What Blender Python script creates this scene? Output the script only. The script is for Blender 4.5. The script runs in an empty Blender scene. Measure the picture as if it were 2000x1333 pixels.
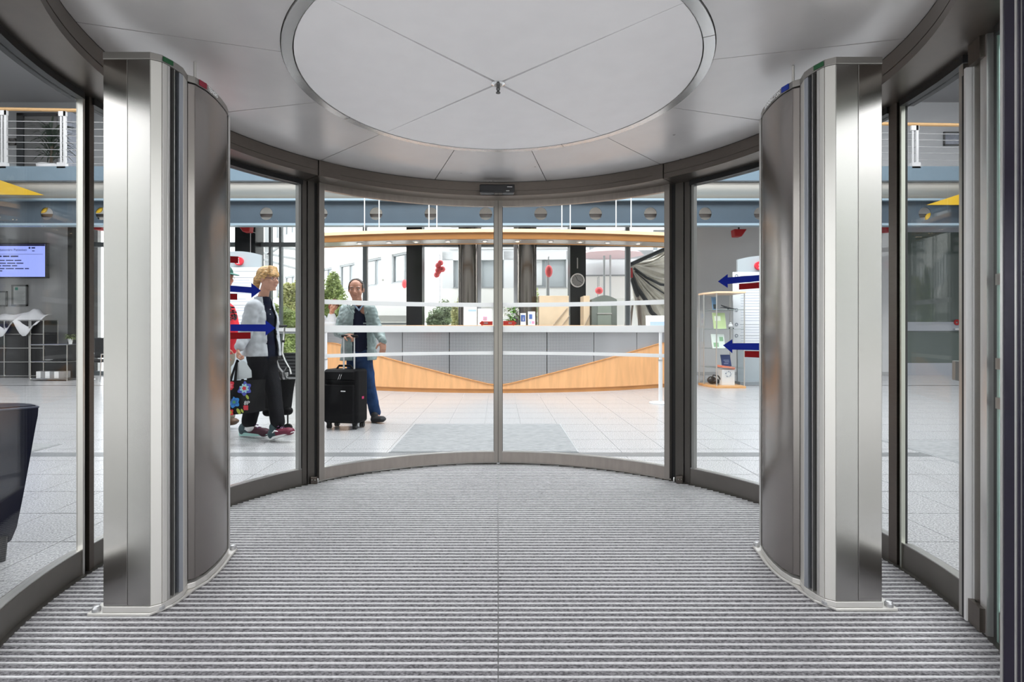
import bpy, bmesh, math, random
from mathutils import Vector, Matrix
random.seed(7)
R = math.radians
sc = bpy.context.scene
COL = sc.collection
# ---------------------------------------------------------------- camera
F = 1030.0; VX = 973.0; VY = 645.0; EYE = 1.12
cd = bpy.data.cameras.new('camera'); cam = bpy.data.objects.new('camera', cd); COL.objects.link(cam)
cam.location = (0, 0, EYE); cam.rotation_euler = (R(90), 0, 0)
cd.sensor_width = 36; cd.lens = F / 2000 * 36
cd.shift_x = (1000 - VX) / 2000; cd.shift_y = -(666.5 - VY) / 2000
cd.clip_start = .02; cd.clip_end = 300
sc.camera = cam
# ---------------------------------------------------------------- world, lights, exposure
w = bpy.data.worlds.new('world'); sc.world = w; w.use_nodes = True
nt = w.node_tree; nt.nodes.clear()
wo = nt.nodes.new('ShaderNodeOutputWorld'); bg = nt.nodes.new('ShaderNodeBackground')
geo = nt.nodes.new('ShaderNodeTexCoord'); nz = nt.nodes.new('ShaderNodeTexNoise'); cr = nt.nodes.new('ShaderNodeValToRGB')
nz.inputs['Scale'].default_value = 2.2; nz.inputs['Detail'].default_value = 4
cr.color_ramp.elements[0].position = .3; cr.color_ramp.elements[0].color = (.80, .84, .90, 1)
cr.color_ramp.elements[1].position = .7; cr.color_ramp.elements[1].color = (1, 1, 1, 1)
nt.links.new(geo.outputs['Generated'], nz.inputs['Vector']); nt.links.new(nz.outputs['Fac'], cr.inputs['Fac'])
nt.links.new(cr.outputs['Color'], bg.inputs['Color']); nt.links.new(bg.outputs[0], wo.inputs[0])
bg.inputs['Strength'].default_value = 3.3
def area(name, loc, rot, sx, sy, power, color=(1, 1, 1)):
    l = bpy.data.lights.new(name, 'AREA'); l.shape = 'RECTANGLE'; l.size = sx; l.size_y = sy; l.energy = power; l.color = color
    o = bpy.data.objects.new(name, l); COL.objects.link(o); o.location = loc; o.rotation_euler = rot; return o
area('lobby_fill_light', (0, 7.2, 7.15), (0, 0, 0), 12, 3.6, 780, (.92, .97, 1))  # added lamp in the roof opening to brighten the lobby
sc.view_settings.view_transform = 'Standard'; sc.view_settings.look = 'None'
sc.view_settings.exposure = 0.42; sc.view_settings.gamma = 1.0; sc.view_settings.use_curve_mapping = False
# ---------------------------------------------------------------- helpers
def P(px, py, d):
    return Vector(((px - VX) / F * d, d, EYE - (py - VY) / F * d))
def tag(o, label=None, cat=None, group=None, kind=None):
    if label: o['label'] = label
    if cat: o['category'] = cat
    if group: o['group'] = group
    if kind: o['kind'] = kind
    return o
def thing(name, label, cat, loc=(0, 0, 0), group=None, kind=None, rz=0):
    o = bpy.data.objects.new(name, None); COL.objects.link(o); o.location = loc; o.rotation_euler = (0, 0, rz)
    o.empty_display_size = .05
    return tag(o, label, cat, group, kind)
class MB:
    """collects shapes in world coordinates, builds one mesh object"""
    def __init__(s): s.v = []; s.f = []; s.m = []; s.cur = 0
    def add(s, vs, fs):
        n = len(s.v); s.v += [tuple(v) for v in vs]; s.f += [tuple(i + n for i in f) for f in fs]; s.m += [s.cur] * len(fs); return s
    def box(s, a, b):
        (x0, y0, z0), (x1, y1, z1) = a, b
        return s.add([(x0, y0, z0), (x1, y0, z0), (x1, y1, z0), (x0, y1, z0), (x0, y0, z1), (x1, y0, z1), (x1, y1, z1), (x0, y1, z1)],
                     [(0, 3, 2, 1), (4, 5, 6, 7), (0, 1, 5, 4), (1, 2, 6, 5), (2, 3, 7, 6), (3, 0, 4, 7)])
    def obox(s, c, ax, ay, az):
        c = Vector(c); ax = Vector(ax); ay = Vector(ay); az = Vector(az)
        vs = [c + i * ax + j * ay + k * az for k in (-1, 1) for (i, j) in ((-1, -1), (1, -1), (1, 1), (-1, 1))]
        return s.add(vs, [(0, 3, 2, 1), (4, 5, 6, 7), (0, 1, 5, 4), (1, 2, 6, 5), (2, 3, 7, 6), (3, 0, 4, 7)])
    def prism(s, pts, z0, z1):
        n = len(pts)
        z0s = z0 if isinstance(z0, (list, tuple)) else [z0] * n; z1s = z1 if isinstance(z1, (list, tuple)) else [z1] * n
        vs = [(p[0], p[1], z0s[i]) for i, p in enumerate(pts)] + [(p[0], p[1], z1s[i]) for i, p in enumerate(pts)]
        ar = sum(pts[i][0] * pts[(i + 1) % n][1] - pts[(i + 1) % n][0] * pts[i][1] for i in range(n))
        fs = [tuple(range(n))[::-1], tuple(range(n, 2 * n))] + [(i, (i + 1) % n, n + (i + 1) % n, n + i) for i in range(n)]
        if ar < 0: fs = [f[::-1] for f in fs]
        return s.add(vs, fs)
    def tube(s, pts, r, n=8, cap=True):
        pts = [Vector(p) for p in pts]; rs = r if isinstance(r, (list, tuple)) else [r] * len(pts)
        rings = []; up = None
        for i, p in enumerate(pts):
            t = (pts[min(i + 1, len(pts) - 1)] - pts[max(i - 1, 0)])
            t = t.normalized() if t.length > 1e-9 else Vector((0, 0, 1))
            if up is None:
                up = Vector((0, 0, 1)) if abs(t.z) < .9 else Vector((1, 0, 0))
            a = (up - up.dot(t) * t)
            a = a.normalized() if a.length > 1e-6 else t.orthogonal().normalized()
            b = t.cross(a); up = a
            rings.append([p + rs[i] * (math.cos(2 * math.pi * k / n) * a + math.sin(2 * math.pi * k / n) * b) for k in range(n)])
        vs = [v for rg in rings for v in rg]; fs = []
        for i in range(len(pts) - 1):
            for k in range(n):
                fs.append((i * n + k, i * n + (k + 1) % n, (i + 1) * n + (k + 1) % n, (i + 1) * n + k))
        if cap: fs += [tuple(range(n))[::-1], tuple(range((len(pts) - 1) * n, len(pts) * n))]
        return s.add(vs, fs)
    def lathe(s, c, prof, n=24):
        vs = []; fs = []; c = Vector(c)
        for (r, z) in prof:
            vs += [c + Vector((r * math.cos(2 * math.pi * k / n), r * math.sin(2 * math.pi * k / n), z)) for k in range(n)]
        for i in range(len(prof) - 1):
            for k in range(n): fs.append((i * n + k, i * n + (k + 1) % n, (i + 1) * n + (k + 1) % n, (i + 1) * n + k))
        fs += [tuple(range(n))[::-1], tuple(range((len(prof) - 1) * n, len(prof) * n))]
        return s.add(vs, fs)
    def ball(s, c, r, nu=12, nv=8, sq=(1, 1, 1)):
        c = Vector(c); vs = [c + Vector((0, 0, -r * sq[2]))]; fs = []
        for j in range(1, nv):
            t = -math.pi / 2 + math.pi * j / nv
            vs += [c + r * Vector((math.cos(t) * math.cos(2 * math.pi * k / nu) * sq[0], math.cos(t) * math.sin(2 * math.pi * k / nu) * sq[1], math.sin(t) * sq[2])) for k in range(nu)]
        vs.append(c + Vector((0, 0, r * sq[2]))); L = len(vs) - 1
        for k in range(nu): fs.append((0, 1 + (k + 1) % nu, 1 + k)); fs.append((L, L - nu + k, L - nu + (k + 1) % nu))
        for j in range(nv - 2):
            for k in range(nu): a = 1 + j * nu; fs.append((a + k, a + (k + 1) % nu, a + nu + (k + 1) % nu, a + nu + k))
        return s.add(vs, fs)
    def arc(s, a0, a1, r0, r1, z0, z1, n=None, c=None):
        """curved box round the drum centre; angles in degrees from forward, positive to the right"""
        n = n or max(2, int(abs(a1 - a0) / 2.5) + 1); vs = []; fs = []
        for i in range(n + 1):
            a = a0 + (a1 - a0) * i / n
            for (rr, z) in ((r0, z0), (r1, z0), (r1, z1), (r0, z1)): vs.append(pol(a, rr, z, c))
        for i in range(n):
            b = i * 4
            for k in range(4): fs.append((b + k, b + 4 + k, b + 4 + (k + 1) % 4, b + (k + 1) % 4))
        if abs(a1 - a0) < 359.9: fs += [(0, 1, 2, 3), (n * 4 + 3, n * 4 + 2, n * 4 + 1, n * 4)]
        return s.add(vs, fs)
    def build(s, name, mats, parent=None, smooth=False, bevel=0, loc=None, origin=None, segs=2, fix=True):
        me = bpy.data.meshes.new(name)
        off = Vector(origin) if origin is not None else (parent_loc(parent) if parent else Vector((0, 0, 0)))
        me.from_pydata([tuple(Vector(v) - off) for v in s.v], [], s.f)
        if not isinstance(mats, (list, tuple)): mats = [mats]
        for m in mats: me.materials.append(m)
        if len(mats) > 1: me.polygons.foreach_set('material_index', s.m)
        if fix:
            bm = bmesh.new(); bm.from_mesh(me); bmesh.ops.recalc_face_normals(bm, faces=bm.faces); bm.to_mesh(me); bm.free()
        if smooth:
            me.polygons.foreach_set('use_smooth', [True] * len(me.polygons))
            try: me.set_sharp_from_angle(angle=R(35))
            except Exception: pass
        me.update()
        o = bpy.data.objects.new(name, me); COL.objects.link(o)
        if parent: o.parent = parent
        elif origin is not None: o.location = origin
        if bevel:
            b = o.modifiers.new('bevel', 'BEVEL'); b.width = bevel; b.segments = segs; b.limit_method = 'ANGLE'; b.angle_limit = R(40)
        return o
def parent_loc(p):
    v = Vector((0, 0, 0))
    while p is not None: v += Vector(p.location); p = p.parent
    return v
DC = Vector((0, 2.53, 0))
def pol(a, r, z, c=None):
    c = c or DC
    return (c.x + r * math.sin(R(a)), c.y + r * math.cos(R(a)), z)
def ang(px, r):
    """angle round the drum where the sight line of column px meets radius r (far crossing)"""
    k = (px - VX) / F; c = DC.y
    A = 1 + k * k; B = -2 * c; Cc = c * c - r * r
    d = (-B + math.sqrt(max(0, B * B - 4 * A * Cc))) / (2 * A)
    return math.degrees(math.atan2(k * d, d - c)), d
def shade(o):
    o.data.polygons.foreach_set('use_smooth', [True] * len(o.data.polygons)); return o
def textmesh(txt, size, extrude=.001, align='CENTER'):
    c = bpy.data.curves.new('t', 'FONT'); c.body = txt; c.size = size; c.extrude = extrude; c.align_x = align; c.align_y = 'CENTER'; c.resolution_u = 2
    o = bpy.data.objects.new('t', c); COL.objects.link(o); bpy.context.view_layer.update()
    me = bpy.data.meshes.new_from_object(o.evaluated_get(bpy.context.evaluated_depsgraph_get()))
    vs = [v.co.copy() for v in me.vertices]; fs = [tuple(p.vertices) for p in me.polygons]
    bpy.data.objects.remove(o); bpy.data.meshes.remove(me); bpy.data.curves.remove(c)
    return vs, fs
def textplate(mb, txt, c, ux, uz, size, align='CENTER', ext=.002):
    vs, fs = textmesh(txt, size, ext, align); ux = Vector(ux).normalized(); uz = Vector(uz).normalized(); un = ux.cross(uz); c = Vector(c)
    return mb.add([c + v.x * ux + v.y * uz + v.z * un for v in vs], fs)
# ---------------------------------------------------------------- materials
MATS = {}
def mat(name, col=(.5, .5, .5), rough=.5, metal=0.0, spec=.5, noise=0, nscale=40, stretch=(1, 1, 1), bump=0, col2=None, emit=None, alpha=None, coat=0, rvar=0):
    if name in MATS: return MATS[name]
    m = bpy.data.materials.new(name); m.use_nodes = True; MATS[name] = m
    n = m.node_tree.nodes; l = m.node_tree.links; b = n['Principled BSDF']
    b.inputs['Base Color'].default_value = (*col, 1); b.inputs['Roughness'].default_value = rough; b.inputs['Metallic'].default_value = metal
    b.inputs['Specular IOR Level'].default_value = spec; b.inputs['Coat Weight'].default_value = coat
    if emit: b.inputs['Emission Color'].default_value = (*emit[0], 1); b.inputs['Emission Strength'].default_value = emit[1]
    if noise or bump or col2 or rvar:
        tc = n.new('ShaderNodeTexCoord'); mp = n.new('ShaderNodeMapping'); t = n.new('ShaderNodeTexNoise')
        mp.inputs['Scale'].default_value = stretch; t.inputs['Scale'].default_value = nscale; t.inputs['Detail'].default_value = 3
        l.new(tc.outputs['Object'], mp.inputs['Vector']); l.new(mp.outputs[0], t.inputs['Vector'])
        if noise or col2:
            r = n.new('ShaderNodeValToRGB'); c2 = col2 or tuple(max(0, c * (1 - noise)) for c in col); c1 = col if col2 else tuple(min(1, c * (1 + noise)) for c in col)
            r.color_ramp.elements[0].position = .35; r.color_ramp.elements[1].position = .65
            r.color_ramp.elements[0].color = (*c2, 1); r.color_ramp.elements[1].color = (*c1, 1)
            l.new(t.outputs['Fac'], r.inputs['Fac']); l.new(r.outputs['Color'], b.inputs['Base Color'])
        if bump:
            bp = n.new('ShaderNodeBump'); bp.inputs['Strength'].default_value = bump; bp.inputs['Distance'].default_value = .002
            l.new(t.outputs['Fac'], bp.inputs['Height']); l.new(bp.outputs[0], b.inputs['Normal'])
        if rvar:
            mr = n.new('ShaderNodeMapRange'); mr.inputs['To Min'].default_value = rough - rvar; mr.inputs['To Max'].default_value = rough + rvar
            l.new(t.outputs['Fac'], mr.inputs['Value']); l.new(mr.outputs[0], b.inputs['Roughness'])
    return m
def glass_mat(name, tint=(.97, .985, .975), refl=1.0, ior=1.5):
    m = bpy.data.materials.new(name); m.use_nodes = True; MATS[name] = m
    n = m.node_tree.nodes; l = m.node_tree.links; n.clear()
    o = n.new('ShaderNodeOutputMaterial'); mx = n.new('ShaderNodeMixShader'); t = n.new('ShaderNodeBsdfTransparent'); g = n.new('ShaderNodeBsdfGlossy'); fr = n.new('ShaderNodeFresnel')
    mu = n.new('ShaderNodeMath'); mu.operation = 'MULTIPLY_ADD'; mu.inputs[1].default_value = refl; mu.inputs[2].default_value = -refl * .033; mu.use_clamp = True
    t.inputs['Color'].default_value = (*tint, 1); g.inputs['Roughness'].default_value = 0.0; fr.inputs['IOR'].default_value = ior
    ge = n.new('ShaderNodeNewGeometry'); mm = n.new('ShaderNodeMapRange'); mm.inputs['To Min'].default_value = ior; mm.inputs['To Max'].default_value = 1 / ior
    l.new(ge.outputs['Backfacing'], mm.inputs['Value']); l.new(mm.outputs[0], fr.inputs['IOR']); l.new(fr.outputs[0], mu.inputs[0]); l.new(mu.outputs[0], mx.inputs['Fac']); l.new(t.outputs[0], mx.inputs[1]); l.new(g.outputs[0], mx.inputs[2]); l.new(mx.outputs[0], o.inputs[0])
    return m
GLASS = glass_mat('clear_glass', (.99, .995, .99), .75)
GLASS_BACK = glass_mat('window_glass', (.99, .995, .995), .5)
STEEL = mat('brushed_steel', (.43, .415, .40), .19, 1, noise=.012, nscale=6, stretch=(60, 60, .3), rvar=.015)
STEEL_L = mat('satin_aluminium', (.60, .58, .55), .33, 1, noise=.02, nscale=5, stretch=(40, 40, 1))
BRONZE = mat('bronze_grey_frame', (.15, .128, .112), .34, .9, noise=.04, nscale=8, stretch=(3, 3, 20), rvar=.03)
BRONZE_D = mat('dark_bronze_post', (.10, .094, .085), .35, .7)
ALU = mat('aluminium_profile', (.62, .61, .59), .30, .9)
BLACKR = mat('black_rubber', (.008, .008, .009), .45)
BLACKB = mat('black_brush', (.012, .012, .015), .9, noise=.4, nscale=300, stretch=(1, 1, .05), bump=.4)
CHROME = mat('chrome', (.75, .75, .75), .08, 1)
CEIL = mat('ceiling_laminate', (.90, .875, .885), .42, spec=.5, coat=.0, noise=.015, nscale=7, rvar=.05)
CEIL_M = mat('outer_ceiling_metal', (.66, .635, .63), .30, .35, noise=.03, nscale=5, rvar=.06)
RINGM = mat('ceiling_ring_metal', (.72, .71, .70), .22, .75)
WHITE_D = mat('white_decal', (.90, .91, .91), .6)
_n = WHITE_D.node_tree.nodes; _l = WHITE_D.node_tree.links; _mx = _n.new('ShaderNodeMixShader'); _tr = _n.new('ShaderNodeBsdfTranslucent'); _tr.inputs['Color'].default_value = (.95, .95, .95, 1)
_mx.inputs['Fac'].default_value = .7; _l.new(_n['Principled BSDF'].outputs[0], _mx.inputs[1]); _l.new(_tr.outputs[0], _mx.inputs[2]); _l.new(_mx.outputs[0], _n['Material Output'].inputs[0])
BLUE_D = mat('blue_decal', (.003, .018, .30), .5, spec=.2)
RED_D = mat('red_decal', (.27, .001, .004), .5, spec=.2)
RED_A = mat('bright_red_decal', (.85, .04, .02), .4)
def mat_fibre():
    m = mat('mat_fibre', (.29, .28, .295), .95, bump=.9, col2=(.065, .062, .068), nscale=170, stretch=(.6, 1, 1))
    return m
FIBRE = mat_fibre()
RAIL = mat('mat_aluminium_rail', (.82, .81, .82), .42, .35, noise=.08, nscale=30, stretch=(2, 1, 1))
TILE = mat('granite_tile', (.52, .52, .525), .25, noise=.0, col2=(.24, .24, .25), nscale=110, rvar=.05)
GROUT = mat('grout', (.34, .34, .34), .9)
# ================================================================ DRUM
ZF = 2.203; ZC = 2.307; RC = 1.70; RG = 1.895; RD = 1.862
ROT = -2.0
# --- floor mat: aluminium rails and carpet strips
mt = thing('entrance_mat', 'round ribbed grey entrance mat with aluminium rails inside the glass drum', 'mat', (0, 2.53, 0))
MR = 1.882; pitch = .0351; y = 1.993 - pitch * 30
MB().add([pol(a * 5, 1.90, -.012) for a in range(72)], [tuple(range(72))]).build('mat_backing', BLACKR, mt)
stripmeshes = {}
while y < DC.y + MR:
    yc = y - DC.y
    if abs(yc) < MR - .01:
        hw = math.sqrt(MR * MR - yc * yc)
        for (xa, xb) in ((-hw, -.0022), (.0022, hw)):
            MB().box((xa, y - .0105, -.010), (xb, y + .0145, .002)).build('carpet_strip', FIBRE, mt, fix=False)
        r = MB(); r.box((-hw, y - .0165, -.010), (-.0015, y - .0115, .0045)); r.box((.0015, y - .0165, -.010), (hw, y - .0115, .0045))
        r.build('aluminium_rail', RAIL, mt, fix=False)
    y += pitch
# --- drum ceiling
ce = thing('ceiling', 'round white panelled ceiling of the glass drum with central disc', 'ceiling', (0, 2.53, ZC), kind='structure')
RI = .775 * 1.187; RO = .812 * 1.187
for k in range(12):
    a0 = ROT + 15 + 30 * k + .12; a1 = a0 + 30 - .24
    MB().arc(a0, a1, RO + .004, RC, ZC, ZC + .02, n=10).build('ceiling_panel', CEIL_M, ce, smooth=True)
for k in range(4):
    a0 = ROT + 45 + 90 * k + .07; n = 24
    pts = [pol(a0 + (90 - .14) * i / n, RI - .005, 0)[:2] for i in range(n + 1)]
    mid = pol(a0 + 45, .01, 0)[:2]
    MB().prism([mid] + pts, ZC - .004, ZC + .016).build('disc_panel', CEIL, ce)
for k in range(4):
    a0 = ROT + 28 + 90 * k
    m = MB(); m.arc(a0 + .15, a0 + 89.85, RI, RO, ZC - .007, ZC + .012, n=36); m.build('ceiling_ring', RINGM, ce, smooth=True)
MB().arc(0, 360, .0, 1.93, ZC + .021, ZC + .30, n=72).build('canopy_core', BRONZE_D, ce)
sp = thing('sprinkler', 'small chrome sprinkler head at the centre of the round ceiling', 'sprinkler', (0, 2.53, ZC - .004))
MB().lathe((0, 2.53, ZC - .004), [(.02, 0), (.034, 0), (.034, -.003), (.024, -.007), (.02, -.007)], 24).build('rosette', CHROME, sp, smooth=True)
m = MB(); m.lathe((0, 2.53, ZC - .03), [(.004, -.01), (.008, -.006), (.010, 0), (.007, .02)], 12)
m.lathe((0, 2.53, ZC - .05), [(.011, 0), (.011, .003), (.005, .01), (.005, .014)], 12); m.build('sprinkler_body', mat('dark_chrome', (.12, .12, .12), .2, .9), sp, smooth=True)
# --- fascia ring
A_L = -47.6; A_R = 43.8
def arcs(mb, a0, a1, *r): mb.arc(a0, a1, *r)
fas = thing('trim_1', 'bronze-grey curved fascia ring around the top of the drum', 'fascia', (0, 2.53, ZF), kind='structure')
for (a0, a1) in ((-126, A_L), (A_L + .12, -42.0), (-41.95, 41.0), (41.05, A_R), (A_R + .12, 126)):
    post = abs(a1 - a0) < 8
    rr = RC - (.008 if post else 0)
    q = MB(); q.arc(a0, a1, rr, rr + .02, ZF + .034, ZC - .003)
    if not post: q.arc(a0, a1, RC + .004, RC + .02, ZF + .030, ZF + .034)
    q.arc(a0, a1, rr, rr + .02, ZF, ZF + (.034 if post else .030))
    q.build('fascia_segment', BRONZE, fas, smooth=True)
    MB().arc(a0, a1, rr, 1.955, ZF - .004, ZF + .001).build('soffit_segment', BRONZE, fas, smooth=True)
MB().arc(-126, 126, 1.935, 1.955, ZF - .02, ZC + .02).build('outer_fascia', BRONZE, fas, smooth=True)
# --- motion sensor
se = thing('motion_sensor', 'black oblong motion sensor above the meeting door leaves', 'sensor', P(971, 370, 4.14))
c = P(971, 370, 4.14)
MB().box((c.x - .137, c.y - .03, c.z - .033), (c.x + .137, c.y + .045, c.z + .033)).build('sensor_body', mat('gloss_black', (.01, .01, .012), .12), se, bevel=.008)
MB().box((c.x + .078, c.y - .0315, c.z + .008), (c.x + .118, c.y - .029, c.z + .014)).build('printed_mark', mat('grey_print', (.5, .5, .5), .5), se)
MB().box((c.x + .07, c.y - .0325, c.z - .022), (c.x + .095, c.y - .029, c.z - .018)).build('indicator_lens', CHROME, se)
# --- sliding door leaves
def leaf(name, a0, a1, label, side):
    t = thing(name, label, 'door', (DC.x, DC.y, 0), kind='structure')
    ZB, ZT = .02, 2.205; w = .0325 / RD / math.pi * 180 * 1.0
    s = 1 if a1 > a0 else -1
    MB().arc(a0 + s * w, a1 - s * w, RD, RD + .035, ZB, .102).build('bottom_rail', BRONZE_L, t, smooth=True)
    MB().arc(a0 + s * w, a1 - s * w, RD + .002, RD + .035, .1025, .108).build('glazing_bead', ALU, t, smooth=True)
    MB().arc(a0 + s * w, a1 - s * w, RD, RD + .035, 2.150, ZT).build('top_rail', BRONZE_L, t, smooth=True)
    MB().arc(a0, a0 + s * w, RD - .004, RD + .037, ZB, ZT, n=2).build('stile', BRONZE_S, t)
    MB().arc(a1, a1 - s * w * 1.25, RD - .004, RD + .037, ZB, ZT, n=2).build('stile', BRONZE_S, t)
    MB().arc(a0 + s * (w + .02), a1 - s * (w * 1.25 + .02), RD + .014, RD + .022, .108, 2.150).build('glass_pane', GLASS, t, smooth=True)
    MB().arc(a0 + s * w, a0 + s * (w + .10), RD + .006, RD + .03, .108, 2.15, n=2).build('gasket', BLACKR, t)
    for (z0, z1) in ((1.312, 1.347), (1.102, 1.155), (.914, .941)):
        MB().arc(a0 + s * (w + .1), a1 - s * (w * 1.25 + .1), RD + .0115, RD + .013, z0, z1).build('white_stripe', WHITE_D, t, smooth=True)
    return t
BRONZE_L = mat('bronze_light_rail', (.40, .355, .32), .30, .9, noise=.05, nscale=6, stretch=(6, 6, 1), rvar=.04)
BRONZE_S = mat('bronze_stile', (.36, .33, .30), .32, .9)
aL, _ = ang(623, RD); aR, _ = ang(1308, RD)
dl = leaf('door_1', -.055, aL, 'left curved sliding glass door leaf with white stripes', -1)
dr = leaf('door_2', .055, aR, 'right curved sliding glass door leaf with white stripes', 1)
MB().arc(-.055, .055, RD + .006, RD + .03, .02, 2.2, n=1).build('meeting_seal', BLACKR, dl)
MB().arc(-.35, .35, RD - .01, RD + .03, .004, .018, n=2).build('floor_guide', CHROME, dl)
def arrow_arc(px_tip, px_head, py, parent, m, hh, hw, px_tail, z):
    pass
def decal(parent, name, m, pts, rr, z):
    """flat polygon (angle, z) laid on the curved glass"""
    a = [p[0] for p in pts]; n = 10; q = MB()
    vs = []; k = len(pts)
    for off in (0, -.0016):
        vs += [pol(p[0], rr + off, p[1]) for p in pts]
    fs = [tuple(range(k)), tuple(range(2 * k - 1, k - 1, -1))] + [(i, (i + 1) % k, k + (i + 1) % k, k + i) for i in range(k)]
    q.add(vs, fs); return q.build(name, m, parent)
def arrow_pts(a_tip, a_head, a_tail, zc, h, H, n=6):
    s = 1 if a_tail > a_tip else -1
    body_t = [(a_head + (a_tail - a_head) * i / n, zc + h) for i in range(n + 1)]
    body_b = [(a_tail + (a_head - a_tail) * i / n, zc - h) for i in range(n + 1)]
    return [(a_tip, zc), (a_head, zc + H)] + body_t + body_b + [(a_head, zc - H)]
# small red arrows beside the meeting stiles
zr = EYE + (645 - 631.5) / F * 4.39
a = lambda px: ang(px, RD)[0]
decal(dl, 'red_arrow', RED_A, arrow_pts(a(936), a(942.5), a(962), zr - .001, .0155, .024, 3), RD + .0105, 0)
decal(dr, 'red_arrow', RED_A, arrow_pts(a(1009), a(1002.5), a(982.5), zr, .018, .024, 3), RD + .0105, 0)
for (dd, x0, x1) in ((dl, 945, 953), (dr, 993, 1000)):
    MB().arc(a(x0), a(x1), RD + .0075, RD + .0085, zr - .007, zr + .007, n=1).build('arrow_label', WHITE_D, dd)
# --- posts beside the doors and the fixed curved windows
def post(name, label, sgn, a_in, a_out, rin=RD):
    """dark bronze post between leaf and fixed window; a_in nearer the leaf"""
    t = thing(name, label, 'post', (0, 2.53, 0), kind='structure')
    a1 = a_in + (a_out - a_in) * .30; a2 = a_in + (a_out - a_in) * .70; a3 = a_in + (a_out - a_in) * .74
    MB().arc(a_in, a1, RG + .01, RG + .06, 0, ZF, n=1).build('rebate', BLACKR, t)
    MB().arc(a1, a2, RG - .012, RG + .055, .0, ZF, n=3).build('post_tube', BRONZE_D2, t, smooth=True)
    MB().arc(a2, a3, RG + .004, RG + .05, 0, ZF, n=1).build('gasket', BLACKR, t)
    MB().arc(a3, a_out, RG - .004, RG + .05, 0, ZF, n=1).build('stile', BRONZE_D2, t)
    return t
BRONZE_D2 = mat('bronze_post', (.12, .11, .10), .32, .85)
pL = post('trim_2', 'dark bronze post left of the sliding door leaves', -1, ang(622, RG)[0] , ang(590, RG)[0])
pR = post('trim_3', 'dark bronze post right of the sliding door leaves', 1, ang(1309, RG)[0], ang(1348, RG)[0])
for (t, px) in ((pL, 613), (pR, 1327)):
    aa, dd = ang(px, RG - .03)
    q = MB(); p0 = pol(aa, RG - .035, 0); q.obox((p0[0], p0[1], .03), (.022, 0, 0), (0, .014, 0), (0, 0, .026)); q.build('floor_bracket', BRONZE, t, bevel=.003)
    q = MB(); q.ball((p0[0] - .01, p0[1] - .016, .035), .005, 8, 6); q.ball((p0[0] + .011, p0[1] - .016, .035), .005, 8, 6); q.build('screw', CHROME, t)
    p1 = pol(ang(620 if px < 900 else 1317, RD)[0], RD - .004, 0); MB().lathe((p1[0], p1[1], .006), [(.007, 0), (.007, .03), (.003, .036)], 10).build('guide_pin', CHROME, t, smooth=True)
GREY_G = mat('grey_stile', (.30, .30, .285), .35, .8)
def fixed(name, a0, a1, label, stile0=None, stile1=None):
    t = thing(name, label, 'window', (0, 2.53, 0), kind='structure')
    MB().arc(a0, a1, RG, RG + .05, 0, .116).build('bottom_rail', BRONZE_D3, t, smooth=True)
    MB().arc(a0, a1, RG + .002, RG + .04, .1165, .121).build('glazing_bead', ALU, t, smooth=True)
    MB().arc(a0, a1, RG - .015, RG + .05, 2.168, ZF - .004).build('top_rail', BLACKR, t, smooth=True)
    MB().arc(a0, a1, RG + .016, RG + .026, .121, 2.168).build('glass_pane', GLASS, t, smooth=True)
    return t
BRONZE_D3 = mat('bronze_bottom_rail', (.20, .185, .17), .33, .85, noise=.05, nscale=5)
m1L, _ = ang(178, RG); m0L, _ = ang(159, RG); m1R, _ = ang(1738, RG); m0R, _ = ang(1763, RG)
w1 = fixed('window_1', ang(590, RG)[0], m1L, 'fixed curved glass pane at left, seen beside the left column')
w2 = fixed('window_2', m0L, -118, 'fixed curved glass pane at far left of the drum')
w3 = fixed('window_3', ang(1348, RG)[0], m1R, 'fixed curved glass pane at right, seen beside the right column')
w4 = fixed('window_4', m0R, 104.2, 'fixed curved glass pane at far right of the drum')
for (wd, px, s) in ((w1, 588, -1), (w3, 1350.5, 1)):
    aa = ang(px, RG)[0]; MB().arc(aa, aa + s * .55, RG + .0, RG + .045, .0, 2.2, n=1).build('side_stile', GREY_G, wd)
# mullions half way round
def mull(name, label, pxs, ms):
    t = thing(name, label, 'mullion', (0, 2.53, 0), kind='structure')
    for i in range(len(ms)):
        a0, a1 = ang(pxs[i], RG)[0], ang(pxs[i + 1], RG)[0]
        MB().arc(a0, a1, RG - (.006 if ms[i][1] else -.012), RG + ms[i][3], 0, ZF, n=1).build(ms[i][2], ms[i][0], t)
    return t
mull('trim_4', 'vertical mullion between the two left curved panes', (159, 163, 172, 181), ((STEEL_L, 1, 'stile', .022), (BLACKR, 0, 'gasket', .03), (BRONZE, 1, 'stile', .03)))
mull('trim_5', 'vertical mullion between the two right curved panes', (1738, 1754, 1760, 1763), ((BRONZE, 1, 'stile', .03), (BLACKR, 0, 'gasket', .03), (mat('greenish_stile', (.42, .43, .38), .3, .9), 1, 'stile', .012)))
# arrow decals on the fixed panes
RGd = RG + .0145
def px_z(px, py):
    aa, d = ang(px, RG); return (aa, EYE + (645 - py) / F * d)
def dec_px(parent, name, m, pts): return decal(parent, name, m, [px_z(*p) for p in pts], RGd, 0)
def arrow_px(parent, tip, head, tail, hy, by, name='blue_arrow'):
    # tip (x,y); head x; hy (top,bottom); by at head (top,bottom), by at tail
    (bt, bb), (tt, tb) = by; n = 5
    pts = [tip, (head, hy[0])] + [(head + (tail - head) * i / n, bt + (tt - bt) * i / n) for i in range(n + 1)] + [(tail + (head - tail) * i / n, tb + (bb - tb) * i / n) for i in range(n + 1)] + [(head, hy[1])]
    return dec_px(parent, name, BLUE_D, pts)
arrow_px(w1, (512, 568), 493.5, 425, (553, 582), ((561, 573), (556, 568)))
arrow_px(w1, (540, 641), 521, 453, (626, 656), ((634, 648), (634, 647)))
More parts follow.
